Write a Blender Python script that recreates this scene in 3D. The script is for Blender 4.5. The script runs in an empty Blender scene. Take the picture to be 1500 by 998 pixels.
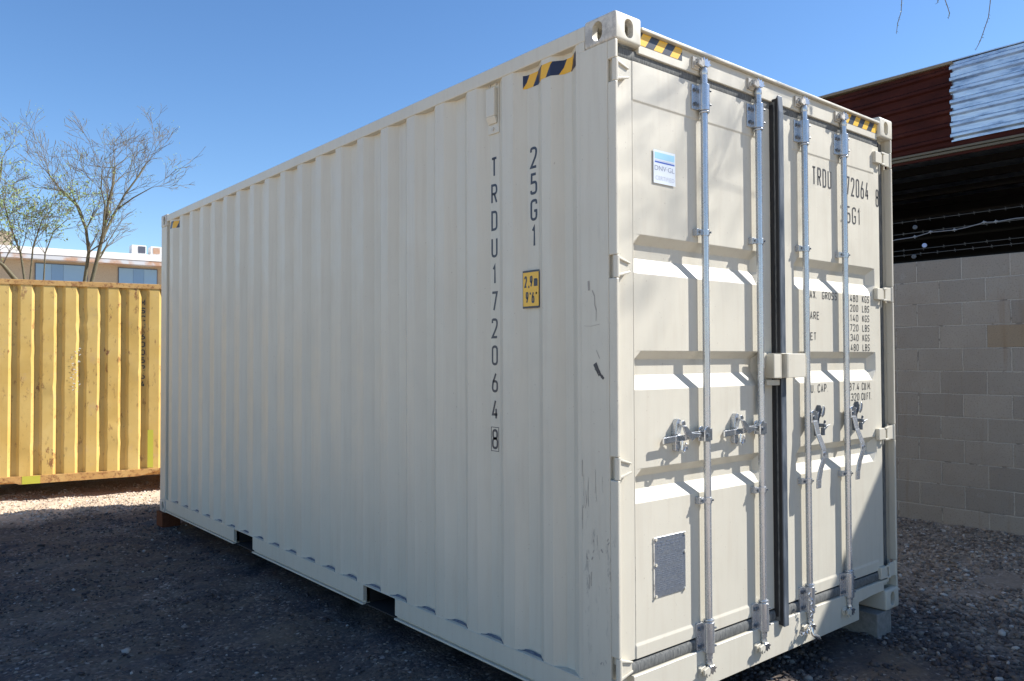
import bpy, bmesh, math, random
import numpy as np
from mathutils import Vector, Matrix
sc = bpy.context.scene
rnd = random.Random(7)
nr = np.random.RandomState(5)

# ------------------------------------------------------------------ camera, sky, sun, exposure
cd = bpy.data.cameras.new('camera'); cam = bpy.data.objects.new('camera', cd)
sc.collection.objects.link(cam); sc.camera = cam
cd.sensor_width = 36.0; cd.lens = 28.06; cd.clip_start = 0.05; cd.clip_end = 900
R_ = Vector((0.76721524, -0.64137867, -0.00376429)); U_ = Vector((-0.01156483, -0.01970134, 0.99973902))
F_ = Vector((0.64128545, 0.76697148, 0.0225326))
m = Matrix((R_, U_, -F_)).transposed().to_4x4(); m.translation = Vector((-2.384, -2.191, 1.477))
cam.matrix_world = m

SUN = Vector((1.0, -0.565, 1.0)).normalized()          # towards the sun
w = bpy.data.worlds.new('World'); sc.world = w; w.use_nodes = True
nt = w.node_tree; nt.nodes.clear()
sky = nt.nodes.new('ShaderNodeTexSky'); sky.sky_type = 'NISHITA'; sky.sun_disc = False
sky.sun_elevation = math.asin(SUN.z); sky.sun_rotation = math.atan2(SUN.x, SUN.y)
sky.altitude = 700; sky.air_density = 1.0; sky.dust_density = 0.25; sky.ozone_density = 2.6
bg = nt.nodes.new('ShaderNodeBackground'); bg.inputs['Strength'].default_value = 0.114
wo = nt.nodes.new('ShaderNodeOutputWorld')
hs = nt.nodes.new('ShaderNodeHueSaturation'); hs.inputs['Saturation'].default_value = 1.17; hs.inputs['Hue'].default_value = 0.503; hs.inputs['Value'].default_value = 1.04
nt.links.new(sky.outputs[0], hs.inputs['Color']); nt.links.new(hs.outputs[0], bg.inputs[0]); nt.links.new(bg.outputs[0], wo.inputs[0])
sl = bpy.data.lights.new('sun', 'SUN'); sl.energy = 5.0; sl.angle = math.radians(0.53); sl.color = (1.0, 0.97, 0.93)
so = bpy.data.objects.new('sun', sl); sc.collection.objects.link(so)
so.location = (20, -12, 20); so.rotation_euler = SUN.to_track_quat('Z', 'Y').to_euler()
sc.view_settings.view_transform = 'Standard'; sc.view_settings.look = 'None'
sc.view_settings.gamma = 1.0; sc.view_settings.use_curve_mapping = False
sc.view_settings.exposure = 0.70
sc.render.engine = 'CYCLES'
sc.render.resolution_x = 1024; sc.render.resolution_y = 681
G = -0.15                                               # ground level (container stands on blocks)

# ------------------------------------------------------------------ material helpers
def nodes(mat):
    return mat.node_tree.nodes, mat.node_tree.links
def base_mat(name, col, rough=0.5, metal=0.0, spec=0.5):
    mt = bpy.data.materials.new(name); mt.use_nodes = True
    b = mt.node_tree.nodes['Principled BSDF']
    b.inputs['Base Color'].default_value = (*col, 1); b.inputs['Roughness'].default_value = rough
    b.inputs['Metallic'].default_value = metal; b.inputs['Specular IOR Level'].default_value = spec
    return mt
def coord(mt, scale=(1, 1, 1)):
    n, l = nodes(mt)
    g = n.new('ShaderNodeNewGeometry'); mp = n.new('ShaderNodeMapping'); mp.inputs['Scale'].default_value = scale
    l.new(g.outputs['Position'], mp.inputs['Vector']); return mp.outputs[0]
def noise(mt, scale, detail=4, rough=0.6, vec=None, st=(1, 1, 1)):
    n, l = nodes(mt); t = n.new('ShaderNodeTexNoise')
    t.inputs['Scale'].default_value = scale; t.inputs['Detail'].default_value = detail; t.inputs['Roughness'].default_value = rough
    l.new(vec if vec else coord(mt, st), t.inputs['Vector']); return t.outputs['Fac']
def ramp(mt, fac, stops, interp='LINEAR'):
    n, l = nodes(mt); r = n.new('ShaderNodeValToRGB'); e = r.color_ramp.elements; r.color_ramp.interpolation = interp
    while len(e) < len(stops): e.new(0.5)
    for q, (p, c) in zip(e, stops):
        q.position = p; q.color = (*c, 1) if len(c) == 3 else c
    l.new(fac, r.inputs[0]); return r.outputs[0]
def g3(v): return (v, v, v)
def mix(mt, fac, a, b, mode='MIX'):
    n, l = nodes(mt); x = n.new('ShaderNodeMix'); x.data_type = 'RGBA'; x.blend_type = mode
    for s, v in ((x.inputs['Factor'], fac), (x.inputs['A'], a), (x.inputs['B'], b)):
        if hasattr(v, 'is_output'): l.new(v, s)
        elif isinstance(v, (int, float)): s.default_value = v
        else: s.default_value = (*v, 1)
    return x.outputs['Result']
def math_(mt, op, a, b=0.0, c=None):
    n, l = nodes(mt); x = n.new('ShaderNodeMath'); x.operation = op
    for i, v in enumerate((a, b) if c is None else (a, b, c)):
        if hasattr(v, 'is_output'): l.new(v, x.inputs[i])
        else: x.inputs[i].default_value = v
    return x.outputs[0]
def setc(mt, out): mt.node_tree.links.new(out, mt.node_tree.nodes['Principled BSDF'].inputs['Base Color'])
def setr(mt, out): mt.node_tree.links.new(out, mt.node_tree.nodes['Principled BSDF'].inputs['Roughness'])
def bump(mt, h, strength=0.3, dist=0.01):
    n, l = nodes(mt); b = n.new('ShaderNodeBump'); b.inputs['Strength'].default_value = strength; b.inputs['Distance'].default_value = dist
    l.new(h, b.inputs['Height']); l.new(b.outputs[0], n['Principled BSDF'].inputs['Normal'])
def sep(mt):
    n, l = nodes(mt); g = n.new('ShaderNodeNewGeometry'); s = n.new('ShaderNodeSeparateXYZ')
    l.new(g.outputs['Position'], s.inputs[0]); return s.outputs

CREAM = (0.60, 0.562, 0.462)
def cream(name, scuff=0.0, rough=0.40):
    mt = base_mat(name, CREAM, rough)
    f = noise(mt, 1.3, 5, 0.6)
    c = ramp(mt, f, [(0.3, tuple(v * 0.95 for v in CREAM)), (0.7, tuple(min(1, v * 1.03) for v in CREAM))])
    st = noise(mt, 6, 4, 0.65, st=(5, 5, 0.35))            # faint vertical dust streaks
    c = mix(mt, ramp(mt, st, [(0.48, g3(0)), (0.8, g3(0.30))]), c, (0.46, 0.39, 0.30))
    fl = noise(mt, 85, 2, 0.5)                             # small specks
    c = mix(mt, ramp(mt, fl, [(0.735, g3(0)), (0.75, g3(0.45))]), c, (0.28, 0.22, 0.17))
    if scuff:
        sx = noise(mt, 26, 5, 0.75, st=(1, 1, 0.30)); area = noise(mt, 2.4, 2, 0.5, st=(1, 1, 0.6))
        z = sep(mt)[2]
        zf = ramp(mt, math_(mt, 'DIVIDE', z, 2.9), [(0.10, g3(0.35)), (0.24, g3(1)), (0.36, g3(0.75)), (0.48, g3(0.35)), (0.8, g3(0))])
        k = math_(mt, 'MULTIPLY', ramp(mt, sx, [(0.56, g3(0)), (0.63, g3(1))]), ramp(mt, area, [(0.42, g3(0)), (0.58, g3(1))]))
        k = math_(mt, 'MULTIPLY', k, zf); k = math_(mt, 'MULTIPLY', k, scuff)
        c = mix(mt, k, c, (0.15, 0.14, 0.14))
        ru = noise(mt, 17, 4, 0.7); rk = math_(mt, 'MULTIPLY', ramp(mt, ru, [(0.71, g3(0)), (0.74, g3(0.7))]), zf)
        c = mix(mt, rk, c, (0.30, 0.11, 0.05))
    setc(mt, c)
    rr = noise(mt, 9, 3); setr(mt, ramp(mt, rr, [(0.3, g3(rough - 0.06)), (0.7, g3(rough + 0.12))]))
    wv = noise(mt, 3.2, 2, 0.4, st=(1, 1, 0.6)); fine = noise(mt, 240, 2, 0.5)
    bump(mt, math_(mt, 'ADD', wv, math_(mt, 'MULTIPLY', fine, 0.012)), 0.22, 0.02)
    return mt
M = {}
M['cream'] = cream('cream_paint')
M['post'] = cream('cream_paint_scuffed', 0.8)
mt = base_mat('casting_paint', CREAM, 0.5)               # cream paint worn to grey primer on the lashing corners
f = noise(mt, 14, 6, 0.7); e = noise(mt, 34, 4, 0.7)
c = mix(mt, ramp(mt, f, [(0.42, g3(0)), (0.56, g3(0.8))]), (0.60, 0.565, 0.49), (0.33, 0.31, 0.28))
c = mix(mt, ramp(mt, e, [(0.63, g3(0)), (0.68, g3(0.9))]), c, (0.10, 0.085, 0.08)); setc(mt, c)
bump(mt, noise(mt, 60, 4), 0.35, 0.004); M['casting'] = mt
mt = base_mat('zinc', (0.62, 0.66, 0.71), 0.28, 0.72)
f = noise(mt, 12, 3, 0.5, st=(1, 1, 0.25)); setc(mt, ramp(mt, f, [(0.3, (0.50, 0.52, 0.545)), (0.7, (0.58, 0.60, 0.62))]))
setr(mt, ramp(mt, noise(mt, 25, 3), [(0.3, g3(0.20)), (0.7, g3(0.32))])); bump(mt, noise(mt, 120, 3), 0.05, 0.002); M['zinc'] = mt
mt = base_mat('zinc_bright', (0.78, 0.8, 0.82), 0.25, 0.95)
setc(mt, ramp(mt, noise(mt, 30, 3), [(0.3, (0.6, 0.63, 0.66)), (0.7, (0.86, 0.87, 0.88))])); bump(mt, noise(mt, 90, 3), 0.15, 0.004); M['bright'] = mt
mt = base_mat('black_rubber', (0.012, 0.012, 0.014), 0.6); bump(mt, noise(mt, 60, 3), 0.2, 0.003); M['rubber'] = mt
mt = base_mat('grey_rubber', (0.16, 0.17, 0.18), 0.75, 0, .2)
f = noise(mt, 60, 3, 0.6, st=(4, 4, 0.4)); setc(mt, ramp(mt, f, [(0.35, (0.08, 0.085, 0.085)), (0.7, (0.22, 0.22, 0.205))])); M['gasket'] = mt
mt = base_mat('dark_bar', (0.10, 0.13, 0.17), 0.4)
f = noise(mt, 18, 4, 0.6, st=(2, 2, 0.4)); setc(mt, ramp(mt, f, [(0.35, (0.055, 0.07, 0.09)), (0.75, (0.17, 0.19, 0.21))])); M['bar'] = mt
M['ink'] = base_mat('black_lettering', (0.035, 0.04, 0.055), 0.4)
mt = base_mat('door_ink', (0.05, 0.05, 0.05), 0.5); M['ink2'] = mt
M['yellow_film'] = base_mat('yellow_film', (0.80, 0.46, 0.035), 0.35)
M['under'] = base_mat('underside_black', (0.02, 0.02, 0.02), 0.8)
M['wood'] = base_mat('floor_timber', (0.14, 0.09, 0.05), 0.7)
def stripes(name, axis, per, slope, yel, blk, off=0.0):
    mt = base_mat(name, yel, 0.35); s = sep(mt)
    v = math_(mt, 'ADD', s[axis], math_(mt, 'MULTIPLY', s[2], slope)); v = math_(mt, 'ADD', v, off)
    v = math_(mt, 'FRACT', math_(mt, 'DIVIDE', math_(mt, 'ADD', v, 10.0), per))
    k = math_(mt, 'GREATER_THAN', v, 0.5); setc(mt, mix(mt, k, yel, blk)); return mt
M['tape_side'] = stripes('hazard_tape_side', 1, 0.125, 0.62, (0.78, 0.42, 0.02), (0.02, 0.022, 0.05), -1.745)
M['tape_door'] = stripes('hazard_tape_door', 0, 0.108, -0.75, (0.85, 0.50, 0.05), (0.045, 0.05, 0.06), 0.045)
mt = base_mat('data_plate', (0.30, 0.32, 0.35), 0.35, 0.75)
setc(mt, ramp(mt, noise(mt, 70, 3, st=(1, 1, 1)), [(0.3, (0.30, 0.33, 0.38)), (0.7, (0.44, 0.47, 0.51))])); M['plate'] = mt
M['plate_ink'] = base_mat('plate_engraving', (0.12, 0.14, 0.18), 0.5)
M['white_film'] = base_mat('white_film', (0.74, 0.79, 0.84), 0.3)
M['cyan_film'] = base_mat('pale_blue_film', (0.38, 0.66, 0.80), 0.3)
M['blue_film'] = base_mat('blue_film', (0.07, 0.14, 0.50), 0.3)
M['grey_ink'] = base_mat('grey_ink', (0.30, 0.32, 0.40), 0.4)
M['pale_ink'] = base_mat('pale_grey_ink', (0.50, 0.54, 0.62), 0.4)
M['pink_film'] = base_mat('pink_film', (0.50, 0.16, 0.22), 0.4)
mt = base_mat('sealant', (0.17, 0.20, 0.27), 0.55)
setc(mt, ramp(mt, noise(mt, 40, 4), [(0.35, (0.06, 0.075, 0.11)), (0.7, (0.17, 0.19, 0.22))])); M['seal'] = mt
M['gouge'] = base_mat('bare_gouge', (0.07, 0.065, 0.065), 0.6); M['scuff'] = base_mat('scuff', (0.34, 0.31, 0.27), 0.6)
mt = base_mat('rust', (0.20, 0.07, 0.03), 0.85)
setc(mt, ramp(mt, noise(mt, 25, 5), [(0.3, (0.10, 0.035, 0.02)), (0.7, (0.30, 0.12, 0.05))])); bump(mt, noise(mt, 60, 4), 0.5, 0.01); M['rust'] = mt
# galvanised and rusty sheet
mt = base_mat('rusty_sheet', (0.075, 0.018, 0.014), 0.75, 0, 0.15)
c = ramp(mt, noise(mt, 2.2, 6, 0.7, st=(1, 1, 2)), [(0.3, (0.030, 0.007, 0.006)), (0.55, (0.050, 0.011, 0.008)), (0.8, (0.10, 0.032, 0.018))]); setc(mt, c)
M['rusty_sheet'] = mt
mt = base_mat('galvanised_sheet', (0.5, 0.6, 0.72), 0.34, 0.55)
f = noise(mt, 5, 5, 0.65, st=(1, 0.8, 3.5))
setc(mt, ramp(mt, f, [(0.35, (0.24, 0.32, 0.44)), (0.47, (0.46, 0.56, 0.68)), (0.62, (0.58, 0.68, 0.78)), (0.78, (0.44, 0.45, 0.46))]))
M['galv_sheet'] = mt
M['flashing'] = base_mat('flashing', (0.19, 0.15, 0.10), 0.6)
M['tan_steel'] = base_mat('tan_steel', (0.11, 0.095, 0.065), 0.6)
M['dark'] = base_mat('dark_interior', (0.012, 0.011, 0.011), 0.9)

# ------------------------------------------------------------------ mesh helpers
class MB:
    def __init__(s): s.v = []; s.f = []
    def add(s, vs, fs):
        o = len(s.v); s.v += [tuple(v) for v in vs]; s.f += [tuple(i + o for i in f) for f in fs]
    def box(s, x0, x1, y0, y1, z0, z1, T=None):
        vs = [(x, y, z) for x in (x0, x1) for y in (y0, y1) for z in (z0, z1)]
        if T is not None: vs = [T @ Vector(v) for v in vs]
        s.add(vs, [(0, 1, 3, 2), (4, 6, 7, 5), (0, 4, 5, 1), (2, 3, 7, 6), (0, 2, 6, 4), (1, 5, 7, 3)])
    def tube(s, pts, rad, n=10, caps=True):
        pts = [Vector(p) for p in pts]
        if not hasattr(rad, '__len__'): rad = [rad] * len(pts)
        o = len(s.v); up = None
        for i, p in enumerate(pts):
            d = (pts[min(i + 1, len(pts) - 1)] - pts[max(i - 1, 0)]).normalized()
            if up is None: up = Vector((0, 0, 1)) if abs(d.z) < 0.9 else Vector((1, 0, 0))
            a = d.cross(up).normalized(); b = a.cross(d); up = b
            for k in range(n):
                t = 2 * math.pi * k / n
                s.v.append(tuple(p + (a * math.cos(t) + b * math.sin(t)) * rad[i]))
        for i in range(len(pts) - 1):
            for k in range(n):
                k2 = (k + 1) % n
                s.f.append((o + i * n + k, o + i * n + k2, o + (i + 1) * n + k2, o + (i + 1) * n + k))
        if caps:
            s.f.append(tuple(o + k for k in range(n - 1, -1, -1))); e = o + (len(pts) - 1) * n
            s.f.append(tuple(e + k for k in range(n)))
    def prism(s, poly, axis, a, b):
        """poly: 2D points, extruded along axis from a to b."""
        n = len(poly)
        def P(u, v, w):
            return {0: (w, u, v), 1: (u, w, v), 2: (u, v, w)}[axis]
        vs = [P(u, v, a) for u, v in poly] + [P(u, v, b) for u, v in poly]
        s.add(vs, [tuple(range(n - 1, -1, -1)), tuple(range(n, 2 * n))] + [(i, (i + 1) % n, (i + 1) % n + n, i + n) for i in range(n)])
    def ring(s, c, ax, r, t, n=16, m=6):
        pts = []; c = Vector(c); ax = Vector(ax).normalized(); q = ax.to_track_quat('Z', 'Y')
        o = len(s.v)
        for i in range(n):
            a = 2 * math.pi * i / n; d = q @ Vector((math.cos(a), math.sin(a), 0))
            for k in range(m):
                b = 2 * math.pi * k / m
                s.v.append(tuple(c + d * (r + t * math.cos(b)) + ax * t * math.sin(b)))
        for i in range(n):
            for k in range(m):
                s.f.append((o + i * m + k, o + ((i + 1) % n) * m + k, o + ((i + 1) % n) * m + (k + 1) % m, o + i * m + (k + 1) % m))
    def build(s, name, mat, parent=None, bevel=0, smooth=None, seg=2):
        me = bpy.data.meshes.new(name); me.from_pydata(s.v, [], s.f)
        bm = bmesh.new(); bm.from_mesh(me); bmesh.ops.recalc_face_normals(bm, faces=bm.faces); bm.to_mesh(me); bm.free()
        me.materials.append(mat); o = bpy.data.objects.new(name, me); sc.collection.objects.link(o)
        if parent: attach(o, parent)
        if bevel:
            b = o.modifiers.new('bevel', 'BEVEL'); b.width = bevel; b.segments = seg; b.limit_method = 'ANGLE'; b.angle_limit = math.radians(40); b.harden_normals = bool(smooth)
        if smooth: shade(o, smooth)
        return o
def shade(o, ang=40):
    me = o.data
    me.polygons.foreach_set('use_smooth', [True] * len(me.polygons))
    try: me.set_sharp_from_angle(angle=math.radians(ang))
    except Exception: pass
def attach(o, p):
    o.parent = p
    q = p; t = Vector((0, 0, 0)); rot = Matrix.Identity(4)
    bpy.context.view_layer.update()
    o.matrix_parent_inverse = p.matrix_world.inverted()
def empty(name, loc):
    o = bpy.data.objects.new(name, None); o.empty_display_size = 0.2; o.location = loc; sc.collection.objects.link(o)
    bpy.context.view_layer.update(); return o
def tag(o, label=None, cat=None, group=None, kind=None):
    if label: o['label'] = label
    if cat: o['category'] = cat
    if group: o['group'] = group
    if kind: o['kind'] = kind
    return o
def text_mesh(name, s, origin, xdir, updir, height, width, mat, parent, bold=0.0, extrude=0.0004, align='LEFT'):
    """flat lettering; the whole string is scaled to the given width (None: natural * 0.62)."""
    cu = bpy.data.curves.new(name, 'FONT'); cu.body = s; cu.size = 1.0; cu.extrude = 0.0; cu.offset = bold; cu.align_x = 'LEFT'
    o = bpy.data.objects.new(name, cu); sc.collection.objects.link(o)
    dg = bpy.context.evaluated_depsgraph_get(); me = bpy.data.meshes.new_from_object(o.evaluated_get(dg))
    bpy.data.objects.remove(o); bpy.data.curves.remove(cu)
    co = np.array([v.co[:] for v in me.vertices]); x0, x1 = co[:, 0].min(), co[:, 0].max(); y1 = co[:, 1].max(); y0 = min(0.0, co[:, 1].min()) if ',' not in s else 0.0
    sy = height / 0.71; sx = (width / (x1 - x0)) if width else sy * 0.62
    X = Vector(xdir); U = Vector(updir); O = Vector(origin); N = X.cross(U)
    offx = x0 if align == 'LEFT' else (x1 if align == 'RIGHT' else (x0 + x1) / 2)
    for v in me.vertices:
        v.co = O + X * ((v.co.x - offx) * sx) + U * (v.co.y * sy) + N * 0
    me.materials.append(mat)
    ob = bpy.data.objects.new(name, me); sc.collection.objects.link(ob)
    if parent: attach(ob, parent)
    return ob
GL = {  # condensed engineering lettering as strokes: (points, sharp corners, closed)
 'T': [([(0,1),(1,1)],'',0),([(.5,1),(.5,0)],'',0)], 'R': [([(0,0),(0,1),(1,1),(1,.5),(0,.5)],'1',0),([(.5,.5),(1,0)],'',0)],
 'D': [([(0,0),(0,1),(1,1),(1,0)],'01',1)], 'U': [([(0,1),(0,0),(1,0),(1,1)],'',0)], '2': [([(0,.8),(0,1),(1,1),(1,.62),(0,0),(1,0)],'4',0)],
 '5': [([(.92,1),(.10,1),(.06,.56),(1,.60),(1,0),(0,0),(0,.16)],'12',0)], 'G': [([(1,.8),(1,1),(0,1),(0,0),(1,0),(1,.45),(.55,.45)],'5',0)],
 '1': [([(.1,.80),(.62,1),(.62,0)],'1',0)], '7': [([(0,1),(1,1),(.35,0)],'1',0)], '0': [([(0,0),(0,1),(1,1),(1,0)],'',1)],
 '6': [([(.72,1),(0,.42),(0,0),(1,0),(1,.56),(.10,.56)],'',0)], '9': [([(.28,0),(1,.58),(1,1),(0,1),(0,.44),(.9,.44)],'',0)],
 '4': [([(.74,0),(.74,.55)],'',0),([(.62,1),(0,.22),(1,.22)],'1',0)], '8': [([(.06,.54),(.06,1),(.94,1),(.94,.54)],'',1),([(0,0),(0,.54),(1,.54),(1,0)],'',1)],
 '3': [([(0,.84),(0,1),(1,1),(1,.54),(.4,.54)],'',0),([(.4,.53),(1,.53),(1,0),(0,0),(0,.16)],'',0)], 'S': [([(1,.84),(1,1),(0,1),(0,.53),(1,.50),(1,0),(0,0),(0,.16)],'',0)],
 'K': [([(0,0),(0,1)],'',0),([(1,1),(.05,.42)],'',0),([(.35,.6),(1,0)],'',0)], 'L': [([(0,1),(0,0),(1,0)],'1',0)], 'M': [([(0,0),(0,1),(.5,.35),(1,1),(1,0)],'123',0)],
 'B': [([(0,.53),(0,1),(.94,1),(.94,.53)],'013',1),([(0,0),(0,.53),(1,.53),(1,0)],'01',1)], 'A': [([(0,0),(.5,1),(1,0)],'1',0),([(.2,.3),(.8,.3)],'',0)],
 'X': [([(0,0),(1,1)],'',0),([(0,1),(1,0)],'',0)], 'O': [([(0,0),(0,1),(1,1),(1,0)],'',1)], 'E': [([(1,1),(0,1),(0,0),(1,0)],'12',0),([(0,.53),(.85,.53)],'',0)],
 'N': [([(0,0),(0,1),(1,0),(1,1)],'12',0)], 'C': [([(1,.8),(1,1),(0,1),(0,0),(1,0),(1,.2)],'',0)], 'P': [([(0,0),(0,1),(1,1),(1,.47),(0,.47)],'1',0)], 'F': [([(1,1),(0,1),(0,0)],'1',0),([(0,.53),(.8,.53)],'',0)],
 'm': [([(0,0),(0,.68),(.5,.68),(.5,0)],'1',0),([(.5,.68),(1,.68),(1,0)],'0',0)], '.': [([(.5,0),(.5,.07)],'',0)], ',': [([(.6,.08),(.3,-.14)],'',0)], "'": [([(.5,1),(.5,.78)],'',0)], '"': [([(.2,1),(.2,.78)],'',0),([(.8,1),(.8,.78)],'',0)]}
def stroke_text(name, s, origin, xdir, updir, height, width, mat, align='LEFT', weight=.115):
    adv = {'.': .18, ',': .22, "'": .22, '"': .45, ' ': .55, '1': .72, 'M': 1.25, 'm': 1.4}
    gap = .42; tot = sum(adv.get(c, 1) for c in s) + gap * (len(s) - 1); u = width / tot; t = height * weight
    X = Vector(xdir); U = Vector(updir); O = Vector(origin); x = {'LEFT': 0, 'RIGHT': -width, 'CENTER': -width / 2}[align]
    vs = []; fs = []
    for ch in s:
        wc = adv.get(ch, 1) * u
        for pts, sharp, closed in GL.get(ch, []):
            P = [Vector((x + t / 2 + px_ * max(wc - t, 0), t / 2 + py_ * (height - t))) for px_, py_ in pts]; n = len(P); Q = []
            for i, p in enumerate(P):
                if (not closed and i in (0, n - 1)) or str(i) in sharp: Q.append(p); continue
                a = P[i - 1] - p; b = P[(i + 1) % n] - p; r = min(a.length * .5, b.length * .5, max(wc - t, .001) * .5)
                a = p + a.normalized() * r; b = p + b.normalized() * r
                for k in range(6): q_ = k / 5; Q.append(a * (1 - q_) ** 2 + p * 2 * q_ * (1 - q_) + b * q_ ** 2)
            R = [Q[0]]
            for p in Q[1:]:
                if (p - R[-1]).length > 1e-5: R.append(p)
            if closed and (R[0] - R[-1]).length < 1e-5: R.pop()
            n = len(R); o = len(vs)
            for i, p in enumerate(R):
                d0 = (p - R[i - 1]).normalized() if (i or closed) else (R[1] - p).normalized()
                d1 = (R[(i + 1) % n] - p).normalized() if (i < n - 1 or closed) else d0
                n0 = Vector((-d0.y, d0.x)); n1 = Vector((-d1.y, d1.x)); m_ = n0 + n1
                m_ = m_.normalized() if m_.length > 1e-6 else n0
                l_ = t / 2 / max(.45, m_.dot(n0))
                for sg_ in (1, -1): q_ = p + m_ * l_ * sg_; vs.append(O + X * q_.x + U * q_.y)
            for i in range(n if closed else n - 1):
                j = (i + 1) % n; fs.append((o + 2 * i, o + 2 * i + 1, o + 2 * j + 1, o + 2 * j))
        x += wc + gap * u
    me = bpy.data.meshes.new(name); me.from_pydata([tuple(v) for v in vs], [], fs); me.materials.append(mat)
    ob = bpy.data.objects.new(name, me); sc.collection.objects.link(ob); return ob
def join_meshes(obs, name, mat, parent):
    mb = MB()
    for o in obs:
        mw = Matrix.Identity(4)
        mb.add([v.co for v in o.data.vertices], [tuple(p.vertices) for p in o.data.polygons])
        me = o.data; bpy.data.objects.remove(o); bpy.data.meshes.remove(me)
    me = bpy.data.meshes.new(name); me.from_pydata(mb.v, [], mb.f); me.materials.append(mat)
    ob = bpy.data.objects.new(name, me); sc.collection.objects.link(ob)
    if parent: attach(ob, parent)
    return ob

# ================================================================== GROUND
def graded(a, b, step, far, g=1.25):
    mid = list(np.arange(a, b + step / 2, step)); lo = []; hi = []; s = step; x = a
    while x > -far: s *= g; x -= s; lo.append(x)
    s = step; x = mid[-1]
    while x < far: s *= g; x += s; hi.append(x)
    return np.array(lo[::-1] + mid + hi)
def vnoise(x, y, s, seed):
    r = np.random.RandomState(seed); T = r.rand(64, 64); X = x / s + 100; Y = y / s + 100
    xi = np.floor(X).astype(int); yi = np.floor(Y).astype(int); fx = X - xi; fy = Y - yi
    fx = fx * fx * (3 - 2 * fx); fy = fy * fy * (3 - 2 * fy)
    g_ = lambda i, j: T[(xi + i) % 64, (yi + j) % 64]
    return (g_(0, 0) * (1 - fx) + g_(1, 0) * fx) * (1 - fy) + (g_(0, 1) * (1 - fx) + g_(1, 1) * fx) * fy - 0.5
def gz(x, y):
    x = np.asarray(x, float); y = np.asarray(y, float)
    near = np.exp(-(((x) / 14) ** 2 + ((y - 3) / 16) ** 2))
    z = G + 0.05 * vnoise(x, y, 1.7, 1) * near + 0.035 * vnoise(x * .55 + y * .8, (y * .55 - x * .8) * 3, 0.7, 2) * near + 0.022 * vnoise(x, y, 0.17, 3) * near + 0.012 * vnoise(x, y, 0.07, 8) * near
    # old wheel ruts running off to the left of the container
    t = (x + 1.0) * 0.83 - (y - 2.4) * 0.56
    z -= 0.025 * (np.exp(-((t - 0.1) / 0.10) ** 2) + np.exp(-((t - 0.95) / 0.12) ** 2)) * near * (x < 0.3)
    z -= 0.035 * np.clip((y - 7.4) / 1.2, 0, 1)
    flat = ((x > -0.15) & (x < 2.6) & (y > -0.1) & (y < 6.2))
    z = np.where(flat, np.minimum(z, G + 0.01), z)
    z += 0.05 * np.exp(-np.clip(5.68 - x, 0, 9) / 0.25) * np.clip(1.2 - np.abs(y - 1) * 0.25, 0, 1)
    return z
xs = graded(-3.6, 6.0, 0.035, 420); ys = graded(-1.6, 10.0, 0.035, 420)
XX, YY = np.meshgrid(xs, ys); ZZ = gz(XX, YY)
nx, ny = len(xs), len(ys)
me = bpy.data.meshes.new('ground')
me.vertices.add(nx * ny); me.vertices.foreach_set('co', np.stack([XX, YY, ZZ], -1).astype(np.float32).ravel())
i, j = np.meshgrid(np.arange(nx - 1), np.arange(ny - 1)); a = j * nx + i
q = np.stack([a, a + 1, a + 1 + nx, a + nx], -1).reshape(-1)
me.loops.add(len(q)); me.loops.foreach_set('vertex_index', q.astype(np.int32))
me.polygons.add(len(q) // 4); me.polygons.foreach_set('loop_start', np.arange(0, len(q), 4, dtype=np.int32))
me.polygons.foreach_set('loop_total', np.full(len(q) // 4, 4, dtype=np.int32))
me.update(calc_edges=True); me.polygons.foreach_set('use_smooth', [True] * len(me.polygons))
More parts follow.
